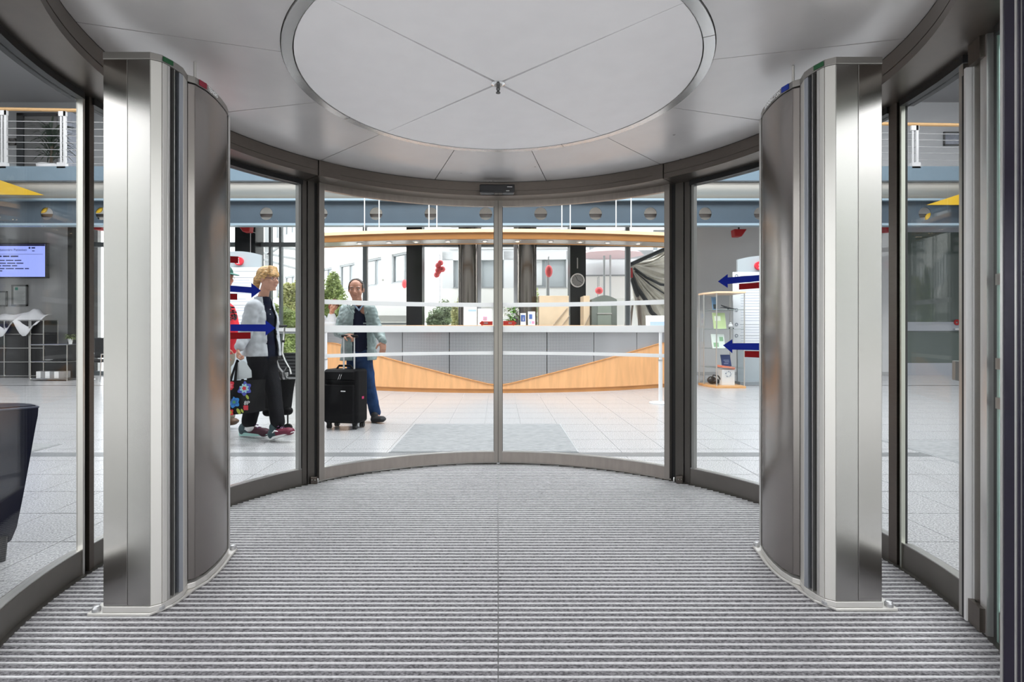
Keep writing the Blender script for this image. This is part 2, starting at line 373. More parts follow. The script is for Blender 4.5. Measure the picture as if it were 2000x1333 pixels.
def bar_px(parent, x0, x1, yl, yr):
    n = 4; pts = [(x0 + (x1 - x0) * i / n, yl[0] + (yr[0] - yl[0]) * i / n) for i in range(n + 1)] + [(x1 + (x0 - x1) * i / n, yr[1] + (yl[1] - yr[1]) * i / n) for i in range(n + 1)]
    dec_px(parent, 'red_bar', RED_D, pts)
bar_px(w1, 425, 468, (499, 512), (501, 514)); bar_px(w1, 425, 466, (573, 585), (574, 586)); bar_px(w1, 449, 492, (650, 663), (649.5, 662))
arrow_px(w3, (1400, 550), 1419, 1483, (535.5, 562.5), ((542, 555), (537, 549)))
arrow_px(w3, (1410, 675), 1428, 1500, (663, 690.5), ((671, 683.5), (671, 685)))
bar_px(w3, 1441, 1500, (554.5, 566), (550, 562)); bar_px(w3, 1452, 1500, (686, 698), (686.5, 700))
# --- parked outer leaf, posts and facade upright at the right
ol = thing('door_3', 'parked outer sliding door leaf at right with grey lock box', 'door', (0, 2.53, 0), kind='structure')
a1_, _ = ang(1873, RD - .0); a2_, _ = ang(1881, RD); a3_, _ = ang(1899, RD)
MB().arc(a1_, a2_, RD, RD + .03, .012, 2.15, n=1).build('stile', STEEL_L, ol)
MB().arc(a2_, a2_ + .55, RD - .004, RD + .03, .012, 2.10, n=1).build('gasket', BLACKR, ol)
MB().arc(a2_ + .55, a2_ + 1.0, RD - .006, RD + .03, .012, 2.12, n=1).build('seal_strip', mat('pale_seal', (.8, .8, .8), .3, .3), ol)
MB().arc(a2_ + 1.0, a3_, RD + .012, RD + .02, .10, 2.15, n=2).build('glass_pane', GLASS, ol)
MB().arc(a2_ + 1.0, a3_ + 1.5, RD, RD + .03, .012, .10, n=2).build('bottom_rail', BRONZE, ol)
MB().arc(a2_ + 1.0, a3_ + 1.5, RD, RD + .03, 2.12, 2.2, n=2).build('top_rail', BRONZE, ol)
c = pol(a1_ - .8, RD - .002, .995)
c0, c1 = P(1859, 0, 2.13), P(1880, 0, 2.085)
MB().prism([(c0.x, c0.y), (c1.x - .002, c1.y), (c1.x - .012, c1.y - .03), (c0.x - .012, c0.y - .03)], EYE - 99 / F * 2.1, EYE - 60 / F * 2.1).build('lock_box', mat('grey_lock', (.32, .33, .32), .35, .6), ol, bevel=.003)
MB().obox((c1.x - .004, c1.y - .02, .16), (.006, 0, 0), (0, .004, 0), (0, 0, .02)).build('bottom_lock', CHROME, ol, bevel=.002)
ep = thing('trim_6', 'bronze end post of the drum wall at far right with pale edge', 'post', (0, 2.53, 0), kind='structure')
seg = [(1899, 1903, 'seal_strip', MATS['pale_seal'], -.008), (1903, 1925, 'post_tube', BRONZE, -.012), (1925, 1938, 'edge_profile', mat('pale_profile', (.72, .71, .70), .3, .85), -.016), (1938, 1947, 'gasket', BLACKR, .004), (1947, 1951, 'bead', mat('green_glass_edge', (.25, .38, .34), .2, .3), .0)]
for (x0, x1, nm, mm, off) in seg:
    b0, b1 = ang(x0, RG)[0], ang(x1, RG)[0]
    MB().arc(b0, b1, RG + off, RG + .05, 0, ZF, n=1).build(nm, mm, ep)
w5 = fixed('window_5', ang(1951, RG)[0], 121, 'narrow fixed glass pane beside the dark facade upright at far right')
for z in (.86, 1.0, 1.30):
    MB().arc(ang(1948, RG)[0], ang(1962, RG)[0], RG - .006, RG + .02, z - .02, z + .02, n=1).build('clip', GREY_G, w5)
DARKP = mat('dark_violet_upright', (.018, .014, .03), .25, .3)
fu = thing('facade_upright', 'dark violet-black facade upright at the right edge of the view', 'post', (1.5, 1.52, 0), kind='structure')
x0 = (1957 - VX) / F * 1.53
MB().box((x0, 1.33, -.005), (x0 + .06, 1.53, 3.0)).build('upright_tube', DARKP, fu, bevel=.004)
MB().box((x0 - .003, 1.525, -.005), (x0 + .002, 1.533, 3.0)).build('light_bead', ALU, fu)
MB().box((x0 - .003, 1.484, -.005), (x0 + .001, 1.490, 3.0)).build('light_bead', ALU, fu)
MB().box((x0 - .001, 1.471, -.005), (x0 + .001, 1.474, 3.0)).build('light_bead', GREY_G, fu)
for (nm, s, lab) in (('trim_7', -1, 'left dark outer frame post at the drum opening'), ):
    o = MB().box((-1.72, 1.30, 0), (-1.60, 1.42, 3.0)).build(nm, DARKP, None, bevel=.004); tag(o, lab, 'post', kind='structure')
# threshold ring
th = MB().arc(-126, 126, 1.876, 1.96, -.02, .0065).build('trim_8', BRONZE_D, None, smooth=True)
tag(th, 'dark curved floor track under the glass doors and panes', 'threshold', kind='structure')
# ================================================================ COLUMNS of the revolving frame
LP = dict(A=(-1.540, 2.056), B=(-1.4455, 2.056), C=(-1.356, 2.056), D=(-1.325, 2.078), E=(-1.303, 2.183), F=(-1.320, 2.240), G=(-1.299, 2.259))
CURVE = [(-1.299, 2.259), (-1.286, 2.32), (-1.288, 2.40), (-1.299, 2.48), (-1.314, 2.55), (-1.331, 2.600)]
BACK = [(-1.39, 2.60), (-1.47, 2.47), (-1.555, 2.20)]
def column(sgn, label, name_txt, logo_m, dx, dy):
    def T(p): return ((p[0]) * -sgn + dx, p[1] + dy)
    t = thing('door_column', label, 'column', (T((-1.44, 2.3))[0], 2.3 + dy, .0))
    z0, z1 = .043, 2.176
    def off(pts, d):
        cx = sum(p[0] for p in pts) / len(pts); cy = sum(p[1] for p in pts) / len(pts)
        return [(p[0] + d * (p[0] - cx) / math.hypot(p[0] - cx, p[1] - cy), p[1] + d * (p[1] - cy) / math.hypot(p[0] - cx, p[1] - cy)) for p in pts]
    A, B, C, D, E_, F_, G = [LP[k] for k in 'ABCDEFG']
    rec = [(-1.350, 2.115), (-1.335, 2.165)]
    core = [(A[0] + .006, A[1] + .006), (C[0] - .004, C[1] + .006), (-1.352, 2.09), rec[0], rec[1], (-1.335, 2.235), (-1.34, 2.26)] + [(p[0] - .012, p[1]) for p in CURVE[1:]] + BACK
    MB().prism([T(p) for p in core], z0, z1).build('column_core', BRONZE_D, t)
    def slab(name, p, q, m, th=.006, za=z0, zb=z1, gap=.0006, bev=.0015):
        p = Vector(p); q = Vector(q); u = (q - p).normalized(); nrm = Vector((u.y, -u.x))   # outward for left column
        pts = [p + u * gap, q - u * gap, q - u * gap - nrm * th, p + u * gap - nrm * th]
        return MB().prism([T(x) for x in pts], za, zb).build(name, m, t, bevel=bev)
    slab('front_panel', A, B, STEEL); slab('front_panel', B, C, STEEL_F)
    slab('corner_profile', C, D, ALU_W, .01)
    # brush recess: round profile, two black brushes, flat grey profile
    def vs(name, p, r, m): 
        x = T(p); MB().lathe((x[0], x[1], z0), [(r, 0), (r, z1 - z0)], 12).build(name, m, t, smooth=True)
    slab('seal_profile', (-1.3235, 2.080), (-1.3165, 2.100), ALU_W, .02)
    slab('seal_profile', (-1.3165, 2.100), (-1.313, 2.112), ALU, .02)
    slab('brush_seal', (-1.330, 2.113), (-1.3265, 2.132), BLACKB, .02)
    slab('seal_profile', (-1.309, 2.133), (-1.3085, 2.136), ALU, .03)
    slab('brush_seal', (-1.3265, 2.137), (-1.318, 2.158), BLACKB, .02)
    slab('inner_profile', (-1.3065, 2.160), E_, BLUEALU, .03)
    slab('side_profile', E_, F_, ALU_W, .02)
    slab('gap_strip', (F_[0] - .004, F_[1] + .0005), (F_[0] - .003, F_[1] + .004), BLACKR, .004)
    # curved panel
    q = [(F_[0], F_[1] + .004)] + CURVE[:-1] + [(-1.330, 2.592)]
    inn = [(p[0] - .01, p[1]) for p in q][::-1]
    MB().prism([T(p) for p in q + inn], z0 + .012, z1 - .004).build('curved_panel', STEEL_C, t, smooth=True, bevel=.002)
    MB().prism([T(p) for p in [(-1.326, 2.594), (-1.324, 2.606), (-1.345, 2.612), (-1.345, 2.594)]], z0, z1).build('edge_trim', ALU, t, bevel=.001)
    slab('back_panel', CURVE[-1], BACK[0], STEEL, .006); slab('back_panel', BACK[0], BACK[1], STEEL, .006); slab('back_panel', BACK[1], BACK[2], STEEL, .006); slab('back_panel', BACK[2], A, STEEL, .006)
    outl = [A, C, D, (-1.311, 2.12), (-1.305, 2.155), E_, F_, G] + CURVE[1:] + BACK
    MB().prism([T(p) for p in off(outl, .002)], z1 + .001, 2.205).build('top_cap', mat('cap_grey', (.30, .285, .27), .4, .7), t, bevel=.002)
    MB().prism([T(p) for p in off(outl, .004)], .019, z0 - .001).build('base_step', ALU_W, t, bevel=.002)
    plate = [(-1.600, 2.050), (-1.357, 2.050), (-1.309, 2.117), (-1.297, 2.2), (-1.295, 2.257), (-1.276, 2.32), (-1.275, 2.38), (-1.285, 2.48), (-1.305, 2.58), (-1.318, 2.665), (-1.36, 2.69), (-1.40, 2.62), (-1.49, 2.47), (-1.60, 2.16)]
    MB().prism([T(p) for p in plate], .005, .018).build('base_plate', ALU_W, t, bevel=.004)
    for p in ((-1.575, 2.068), (-1.335, 2.085), (-1.335, 2.655)):
        x = T(p); MB().lathe((x[0], x[1], .018), [(.016, 0), (.016, .012), (.011, .019), (.004, .021)], 16).build('base_bolt', mat('bolt_grey', (.45, .45, .46), .35, .6), t, smooth=True)
    x = T((-1.34, 2.33)); MB().lathe((x[0], x[1], 2.205), [(.006, 0), (.006, .10)], 10).build('ceiling_rod', ALU_W, t, smooth=True)
    # lettering round the cap
    arcp = CURVE; 
    L = [0]
    for i in range(1, len(arcp)): L.append(L[-1] + (Vector(arcp[i]) - Vector(arcp[i - 1])).length)
    def at(sv):
        sv = max(0, min(L[-1] - 1e-4, sv)); i = max(j for j in range(len(L) - 1) if L[j] <= sv); f = (sv - L[i]) / (L[i + 1] - L[i])
        p = Vector(arcp[i]).lerp(Vector(arcp[i + 1]), f); u = (Vector(arcp[i + 1]) - Vector(arcp[i])).normalized(); return p, Vector((u.y, -u.x))
    vs_, fs_ = textmesh(name_txt, .026, .0008, 'LEFT' if sgn < 0 else 'RIGHT')
    out = []
    for v in vs_:
        sv = (.075 + v.x) if sgn < 0 else (.075 - v.x)
        p, nr = at(sv); pp = p + nr * (.0035 + v.z); x = T(pp); out.append((x[0], x[1], 2.190 + v.y))
    MB().add(out, fs_).build('cap_lettering', mat('pale_lettering', (.95, .95, .95), .5), t)
    p0, n0 = at(.02); p1, n1 = at(.062)
    pts = [p0 + n0 * .003, p1 + n1 * .003, p1 + n1 * .006, p0 + n0 * .006]
    MB().prism([T(p) for p in pts], 2.179, 2.203).build('cap_logo', logo_m, t)
    g = [Vector(D) + Vector((.003, .002)), Vector((-1.3075, 2.12)), Vector((-1.3055, 2.12)), Vector(D) + Vector((.006, .002))]
    MB().prism([T(p) for p in g], 2.182, 2.200).build('cap_mark', mat('green_print', (.01, .09, .03), .4), t)
    return t
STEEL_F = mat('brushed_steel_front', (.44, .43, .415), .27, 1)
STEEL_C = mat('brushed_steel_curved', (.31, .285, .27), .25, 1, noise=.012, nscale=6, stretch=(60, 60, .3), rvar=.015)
ALU_W = mat('pale_aluminium', (.66, .64, .61), .42, .6)
BLUEALU = mat('blue_grey_aluminium', (.40, .42, .46), .35, .8)
column(-1, 'left stainless steel column of the revolving door, nearest the dark chair', 'TENSIO', mat('dark_red_logo', (.25, .01, .03), .4), 0, 0)
column(1, 'right stainless steel column of the revolving door with blue logo', 'BENNINGTON', mat('blue_logo', (.005, .03, .30), .4), -.016, .037)
# ================================================================ LOBBY SHELL
BW = 13.1
fl = thing('floor', 'pale grey granite tiled lobby floor', 'floor', (0, 7, 0), kind='structure')
MB().box((-15, 1.35, -.05), (15, BW + .1, -.0045)).build('floor_bed', GROUT, fl)
TX0, TY0, TS = .27, 2.354, .431
tiles = []
for i in range(-36, 36):
    for j in range(-3, 27):
        x = TX0 + i * TS; yy = TY0 + j * (TS + .003)
        cx, cy = x + TS / 2, yy + TS / 2
        if abs(cx) > 14.9 or cy > BW: continue
        if math.hypot(cx, cy - 2.53) < 1.50: continue
        tiles.append((cy, cx, x, yy))
def vis(cx, cy):
    px = VX + F * cx / cy
    if not -60 < px < 2060 or math.hypot(cx, cy - 2.53) < 1.75: return False
    if cy > 9.3 and -3.6 < cx < 3.5: return False
    if cy > 2.4 and (206 < px < 440 or 1495 < px < 1722): return False
    if cy < 1.45: return False
    return True
vt = sorted([t for t in tiles if vis(t[1], t[0])])[:300]; vset = set((t[2], t[3]) for t in vt)
tme = None; g = .0022
for (cy, cx, x, yy) in vt:
    if tme is None:
        o = MB().box((g - TS / 2, g - TS / 2, -.02), (TS / 2 - g, TS / 2 - g, 0)).build('floor_tile', TILE, None, bevel=0); tme = o.data
        COL.objects.unlink(o); bpy.data.objects.remove(o)
    o = bpy.data.objects.new('floor_tile', tme); COL.objects.link(o); o.parent = fl; o.location = (cx, cy - 7, 0); o.rotation_euler = (0, 0, R(90) * random.randint(0, 3))
q = MB()
for (cy, cx, x, yy) in tiles:
    if (x, yy) in vset: continue
    q.add([(x + g, yy + g, 0), (x + TS - g, yy + g, 0), (x + TS - g, yy + TS - g, 0), (x + g, yy + TS - g, 0)], [(0, 1, 2, 3)])
tag(q.build('floor_tiles_beyond', TILE, fl), kind='stuff')
DSTONE = mat('dark_stone_inlay', (.17, .175, .18), .35, noise=.2, nscale=60)
MB().box((-14.9, 4.665, -.004), (14.9, 4.815, .0012)).build('stone_inlay', DSTONE, fl)
MB().box((-14.9, 10.62, -.004), (-3.9, 10.67, .0012)).build('dark_joint', BLACKR, fl); MB().box((4.9, 10.62, -.004), (14.9, 10.67, .0012)).build('dark_joint', BLACKR, fl)
CARPET = mat('grey_carpet', (.29, .295, .30), .95, col2=(.18, .185, .19), nscale=45, stretch=(.35, 2.5, 1), bump=.5)
for (lab, a, b) in (('pale grey doormat in front of the reception counter', (-.985, 4.825), (.725, 6.24)), ('grey doormat seen through the right drum glass', (3.87, 3.85), (5.7, 5.32)), ('grey doormat behind the dark blue chair at left', (-6.3, 3.6), (-4.28, 5.15))):
    t = thing('doormat', lab, 'doormat', ((a[0] + b[0]) / 2, (a[1] + b[1]) / 2, 0))
    MB().box((a[0], a[1], .0015), (b[0], b[1], .009)).build('carpet_pad', CARPET, t)
    MB().box((a[0] - .012, a[1] - .012, .0013), (b[0] + .012, b[1] + .012, .006)).build('mat_edge', mat('mat_edge', (.35, .36, .37), .5), t)
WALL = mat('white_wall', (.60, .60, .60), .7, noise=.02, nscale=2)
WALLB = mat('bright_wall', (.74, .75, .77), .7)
# back wall: left, right and upper
xl, xr = -10.05, 4.78
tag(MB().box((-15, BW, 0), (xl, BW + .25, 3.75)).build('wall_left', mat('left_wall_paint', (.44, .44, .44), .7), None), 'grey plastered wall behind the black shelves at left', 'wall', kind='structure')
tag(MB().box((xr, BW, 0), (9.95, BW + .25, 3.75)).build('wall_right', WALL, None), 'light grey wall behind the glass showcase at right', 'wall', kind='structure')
tag(MB().box((-15, BW - .012, 0), (xl, BW, .08)).build('baseboard_left', DSTONE, None), 'dark skirting along the left back wall', 'baseboard', kind='structure')
tag(MB().box((xr, BW - .012, 0), (9.95, BW, .08)).build('baseboard_right', mat('grey_skirting', (.4, .4, .4), .5), None), 'grey skirting along the right back wall', 'baseboard', kind='structure')
uw = thing('wall_upper', 'upper gallery wall behind the balcony railing', 'wall', (0, BW, 4.5), kind='structure')
MB().box((-15, BW + 1.2, 4.5), (-8.9, BW + 1.4, 7.3)).build('wall_panel', mat('upper_wall_shaded', (.42, .43, .44), .7), uw)  # same wall as the right panel, its shade put into the colour
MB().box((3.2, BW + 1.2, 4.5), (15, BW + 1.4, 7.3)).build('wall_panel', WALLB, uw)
for x in (-14.9, 14.9):
    o = MB().box((x, 1.2, 0), (x + .1 * (1 if x > 0 else -1), BW + 1.3, 7.3)).build('wall_side', WALL, None)
    tag(o, 'plain lobby side wall at far %s' % ('right' if x > 0 else 'left'), 'wall', kind='structure')
for (sx, nm) in ((-1, 'left'), (1, 'right')):  # unseen walls, added to keep sky light off the lobby sides
    o = MB().box((min(sx * 3.4, sx * 15), 1.15, 0), (max(sx * 3.4, sx * 15), 1.33, 7.3)).build('wall_front_' + nm, WALL, None); tag(o, 'plain facade wall beside the drum entrance, %s side' % nm, 'wall', kind='structure')
tag(MB().box((-3.4, 1.15, 3.0), (3.4, 1.33, 7.3)).build('wall_above_entrance', WALL, None), 'plain facade wall above the drum entrance', 'wall', kind='structure')
lc = MB().box((-15, 9.2, 7.3), (15, BW + 1.4, 7.5)).build('ceiling', mat('lobby_ceiling', (.33, .33, .34), .8), None)
tag(lc, 'grey lobby ceiling above the gallery', 'ceiling', kind='structure')
q = MB(); q.box((-15, 1.2, 7.3), (15, 5.2, 7.5)); q.build('ceiling_strip', MATS['lobby_ceiling'], lc)  # unseen near strip, extended to shade the floor beside the drum
# ---- balcony
BD = 11.0
SKY = mat('blue_grey_paint', (.14, .20, .25), .42, noise=.03, nscale=3)
SKYL = mat('light_blue_paint', (.26, .34, .40), .42)
NAVY = mat('beam_blue', (.05, .072, .095), .40, noise=.04, nscale=3)
bal = thing('balcony_slab', 'blue-grey balcony edge with pale rounded soffit above the lobby', 'balcony', (0, BD, 4.2), kind='structure')
def zb(y): return EYE + (645 - y) / F * BD
MB().box((-15, BD, zb(353)), (15, BD + .04, zb(325))).build('edge_fascia', SKY, bal)
MB().box((-15, BD - .004, zb(354.5)), (15, BD + .02, zb(352.5))).build('drip_edge', mat('dark_edge', (.08, .10, .12), .5), bal)
n = 10; pts = [(BD + .06 + .55 * (1 - math.cos(i / n * math.pi / 2)), zb(356) - (zb(356) - zb(384)) * math.sin(i / n * math.pi / 2)) for i in range(n + 1)]
q = MB(); v = []
for x in (-15, 15):
    for (yy, z) in pts: v.append((x, yy, z))
    for (yy, z) in pts[::-1]: v.append((x, yy + .03, z + .03))
k = len(v) // 2; q.add(v, [(i, (i + 1) % k, k + (i + 1) % k, k + i) for i in range(k)]); q.build('rounded_soffit', mat('cream_soffit', (.58, .55, .50), .5), bal, smooth=True)
MB().box((-15, BD + .04, zb(327)), (15, BW + 1.3, zb(325))).build('gallery_deck', WALL, bal)
MB().box((-15, BD + .2, 3.74), (15, BW + .2, 3.9)).build('lobby_soffit', mat('pale_soffit', (.52, .51, .49), .7), bal)
# ---- beam with round holes
bm_ = thing('perforated_beam', 'long blue-grey steel beam with round holes carrying the balcony', 'beam', (0, BD, 3.6))
def HL(px): return 1.0
bay = 108.2 / F * BD; hr = 12.6 / F * BD; za, zbm = zb(437), zb(391); zh = zb(415.5)
x0 = (83 - VX) / F * BD - bay * 2.5
q = MB(); N = 24
for b in range(22):
    xa = x0 + b * bay; xb = xa + bay; cx = (xa + xb) / 2
    for yy in (BD + .10, BD + .118):
        inner = []; outer = []
        for k in range(N):
            t = 2 * math.pi * k / N + math.pi / N; c_, s_ = math.cos(t), math.sin(t)
            inner.append((cx + hr * c_, yy, zh + hr * s_))
            hx = (bay / 2) / abs(c_) if abs(c_) > 1e-6 else 1e9; hz = ((zbm - zh) if s_ > 0 else (zh - za)) / abs(s_) if abs(s_) > 1e-6 else 1e9
            mm = min(hx, hz); outer.append((cx + mm * c_, yy, zh + mm * s_))
        # include corners: snap nearest
        for (ccx, ccz) in ((xa, za), (xb, za), (xa, zbm), (xb, zbm)):
            kk = min(range(N), key=lambda k: (outer[k][0] - ccx) ** 2 + (outer[k][2] - ccz) ** 2); outer[kk] = (ccx, yy, ccz)
        q.add(inner + outer, [(k, (k + 1) % N, N + (k + 1) % N, N + k) for k in range(N)])
    ring = [(cx + hr * math.cos(2 * math.pi * k / N + math.pi / N), y_, zh + hr * math.sin(2 * math.pi * k / N + math.pi / N)) for y_ in (BD + .10, BD + .118) for k in range(N)]
    q.add(ring, [(k, (k + 1) % N, N + (k + 1) % N, N + k) for k in range(N)])
q.build('beam_web', NAVY, bm_, fix=False)
MB().box((-15, BD, zb(391.5)), (15, BD + .2, zb(387.5))).build('top_flange', SKYL, bm_)
MB().box((-15, BD, zb(440.5)), (15, BD + .2, zb(436))).build('bottom_flange', SKYL, bm_)
tag(MB().box((-15, BD + .24, zb(419) ), (15, BD + .3, zb(413))).build('service_rail', mat('brown_rail', (.12, .10, .09), .5), None), 'brown service rail running behind the holes of the beam', 'rail')
# ---- railing
rl = thing('balcony_railing', 'balcony railing with timber handrail and steel wires', 'railing', (0, BD, 4.6))
WOODL = mat('beech_wood', (.66, .36, .15), .38, noise=.10, nscale=5, stretch=(1, 1, 14))
WOODH = mat('handrail_wood', (.70, .42, .18), .4)
def rz(px_y_left, px_y_right, x):   # height at world x; the rail drops slightly to the right
    return EYE + (645 - px_y_left) / F * BD + ((px_y_left - px_y_right) / F * BD) * (x - (-9.9)) / (8.6 + 9.9)
MB().tube([(-14.8, BD + .05, rz(212, 241, -14.8)), (14.8, BD + .05, rz(212, 241, 14.8))], .035, 10).build('handrail', WOODH, rl, smooth=True)
for (a_, b_) in ((229, 257.5), (243.5, 270), (257, 283.5), (271, 296), (284.5, 309.5), (298.5, 322), (312, 335)):
    q = MB(); 
    q.tube([(-14.8, BD + .05, zb(a_)), (14.8, BD + .05, rz(a_, b_, 14.8))], .0075, 6); q.build('steel_wire', mat('wire_steel', (.45, .45, .46), .4, .8), rl)
for px in (3, 119, 236, 352, 470, 1430, 1548, 1670, 1790, 1907):
    x = (px - VX) / F * BD; zt = rz(212, 241, x) - .03
    q = MB(); q.box((x - .055, BD + .04, 4.54), (x - .025, BD + .06, zt)); q.box((x + .02, BD + .03, 4.54), (x + .07, BD + .07, zt)); q.box((x - .09, BD, 4.5), (x + .09, BD + .08, 4.62)); q.box((x - .08, BD + .03, zt - .10), (x + .08, BD + .07, zt))
    q.build('railing_post', mat('post_pale', (.62, .62, .63), .4, .5), rl)
# upper door frame, pictures, palm
ud = thing('door_4', 'dark-framed doorway on the upper gallery at left', 'door', (-11, BW + 1.2, 4.54), kind='structure')
xx = lambda px, d: (px - VX) / F * d
zz = lambda py, d: EYE + (645 - py) / F * d
D2 = BW + 1.19
MB().box((xx(36, D2), D2 - .06, 4.54), (xx(49, D2), D2, zz(222, D2))).build('door_jamb', mat('dark_frame', (.04, .045, .05), .5), ud)
MB().box((xx(36, D2), D2 - .06, zz(228, D2)), (xx(112, D2), D2, zz(222, D2))).build('door_head', MATS['dark_frame'], ud)
MB().box((xx(49, D2), D2 - .02, 4.54), (xx(112, D2), D2, zz(228, D2))).build('door_panel', mat('grey_door', (.20, .20, .20), .5), ud)
MB().box((xx(141, D2), D2 - .3, 4.54), (xx(158, D2), D2, 6.9)).build('side_jamb', mat('pale_blue_jamb', (.7, .74, .85), .5), ud)
def picture(px0, py0, px1, py1, d, label, frame, inner, mark=None, group=None):
    t = thing('picture_frame', label, 'picture', P((px0 + px1) / 2, (py0 + py1) / 2, d), group)
    x0, x1, z1, z0 = xx(px0, d), xx(px1, d), zz(py0, d), zz(py1, d); w_ = .035
    q = MB(); q.box((x0, d - .03, z0), (x1, d, z0 + w_)); q.box((x0, d - .03, z1 - w_), (x1, d, z1)); q.box((x0, d - .03, z0), (x0 + w_, d, z1)); q.box((x1 - w_, d - .03, z0), (x1, d, z1)); q.build('frame', frame, t)
    MB().box((x0 + w_ / 2, d - .012, z0 + w_ / 2), (x1 - w_ / 2, d - .004, z1 - w_ / 2)).build('print', inner, t)
    return t, (x0, x1, z0, z1)
FR = mat('grey_picture_frame', (.14, .14, .14), .4); PAPER = mat('certificate_paper', (.42, .43, .42), .6, noise=.04, nscale=20)
picture(18, 271, 32, 284, D2, 'small dark picture on the upper gallery wall at left', FR, mat('dark_print', (.1, .1, .11), .5))
picture(1842, 258, 1885, 285, D2, 'grey framed picture on the bright upper gallery wall', FR, mat('cloudy_print', (.55, .58, .66), .4, col2=(.3, .32, .38), nscale=3))
def leafblade(q, base, tip, w, n=5, droop=.2):
    base = Vector(base); tip = Vector(tip); d = tip - base; side = d.cross(Vector((0, 0, 1)))
    if side.length < 1e-6: side = Vector((1, 0, 0))
    side.normalize(); vs = []; 
    for i in range(n + 1):
        t = i / n; c_ = base + d * t + Vector((0, 0, droop * (math.sin(t * math.pi) - t * t) * d.length)); ww = w * math.sin(math.pi * min(1, .15 + .85 * t)) * (1 if t < 1 else 0) + .001
        vs += [c_ - side * ww, c_ + side * ww + Vector((0, 0, ww * .2))]
    q.add(vs, [(2 * i, 2 * i + 1, 2 * i + 3, 2 * i + 2) for i in range(n)])
GREEN_D = mat('dark_leaf', (.015, .035, .018), .5); GREEN = mat('leaf_green', (.10, .24, .035), .5, noise=.4, nscale=9); GREEN_L = mat('pale_leaf', (.34, .46, .16), .5, noise=.35, nscale=7)
pp = thing('potted_palm', 'dark spiky palm in a white pot on the upper gallery', 'plant', (xx(100, BD + .7), BD + .7, 4.54))
bx = xx(100, BD + .7)
MB().lathe((bx, BD + .7, 4.5), [(.16, 0), (.24, .12), (.26, .26), (.23, .27)], 20).build('pot', mat('white_pot', (.8, .8, .82), .3), pp, smooth=True)
MB().tube([(bx, BD + .7, 4.7), (bx + .02, BD + .7, 5.3)], .03, 8).build('trunk', mat('palm_trunk', (.06, .045, .03), .8), pp)
q = MB()
for i in range(110):
    a_ = random.uniform(0, 6.28); z = random.uniform(4.95, 5.6); L_ = random.uniform(.3, .55); e = random.uniform(-.25, .9)
    leafblade(q, (bx, BD + .7, z - .1), (bx + math.cos(a_) * L_, BD + .7 + math.sin(a_) * L_, z + e * L_), .018)
q.build('fronds', GREEN_D, pp)
# ---- glazed back wall
gw = thing('window_6', 'tall glazed courtyard window wall behind the reception', 'window', (0, BW, 0), kind='structure')
MUL = mat('window_mullion', (.16, .18, .19), .4, .3)
zt = zz(478, BW)
MB().box((xl, BW - .05, zt - .06), (xr, BW + .05, zt + .05)).build('transom', MUL, gw)
MB().box((xl, BW - .05, .0), (xr, BW + .05, .10)).build('bottom_rail', MUL, gw)
for px in (529, 549, 713, 1225):
    x = xx(px, BW); w_ = .045 if px > 600 else .03
    MB().box((x - w_, BW - .06, .1), (x + w_, BW + .06, 3.74)).build('mullion', MUL, gw)
    if px > 600: MB().box((x + .055, BW - .04, .1), (x + .075, BW + .04, zt - .06)).build('mullion_edge', mat('pale_edge', (.7, .7, .7), .5), gw)
for (x0_, x1_) in ((xl, -6.43), (-6.0, -3.37), (-3.2, -2.3), (-1.8, 1.7), (2.2, 3.1), (3.3, xr)):
    MB().box((x0_, BW - .006, .1), (x1_, BW + .006, zt - .06)).build('glass_pane', GLASS_BACK, gw); MB().box((x0_, BW - .006, zt + .05), (x1_, BW + .006, 3.74)).build('glass_pane', GLASS_BACK, gw)
BLK = mat('gloss_black_column', (.006, .007, .008), .3, spec=.3)
for (px, lab, red) in ((488, 'black square column left, behind the woman in grey', 1), (812, 'black square column behind the counter, left of the clock', 0), (1126, 'black square column carrying the round clock', 0), (163, 'black square column at far left beside the grey wall', 0)):
    x = xx(px, BW - .1); hw_ = (19.5 if px == 488 else 15) / F * BW
    t = thing('black_column', lab, 'column', (x, BW - .1, 0))
    MB().box((x - hw_, BW - .35, 0), (x + hw_, BW + .12, 3.74)).build('shaft', BLK, t, bevel=.01)
    if red: MB().box((x + .13, BW - .357, 2.3), (x + .142, BW - .35, 3.74)).build('pale_joint', mat('white_line', (.8, .8, .8), .5), t); MB().obox((x + .19, BW - .357, 3.49), (.06, 0, -.02), (0, .003, 0), (0, 0, .006)).build('pale_joint', MATS['white_line'], t)
rf = mat('red_fabric', (.36, .006, .008), .5)
def redlamp(x, y, z, lab, k=1):
    t = thing('red_ceiling_spot', lab, 'lamp', (x, y, z))
    q = MB(); w_ = .15; q.prism([(x - w_, y - .1), (x + w_, y - .1), (x + w_, y + .1), (x - w_, y + .1)], z - .17, z); v = q.v
    q.v = [(vx_ + ((.12 if vx_ * k < x * k else -.02) * k if vz < z - .1 else 0), vy, vz) for (vx_, vy, vz) in v]; q.build('shade', rf, t, bevel=.02)
    MB().tube([(x, y, z), (x, y, 3.74)], .02, 8).build('stem', BLACKR, t)
redlamp(xx(480, 12.2), 12.2, zz(440, 12.2), 'red angular spot under the beam at left', 1); redlamp(xx(1443, 12.2), 12.2, zz(449, 12.2), 'red angular spot under the beam at right', -1)
redlamp(xx(192, 12.2), 12.2, zz(436, 12.2), 'red spot beside the far left black column', 1); redlamp(xx(1737, 12.2), 12.2, zz(440, 12.2), 'red spot seen between right column and mullion', -1)
MIR = mat('bronze_mirror_column', (.19, .17, .15), .16, .95)
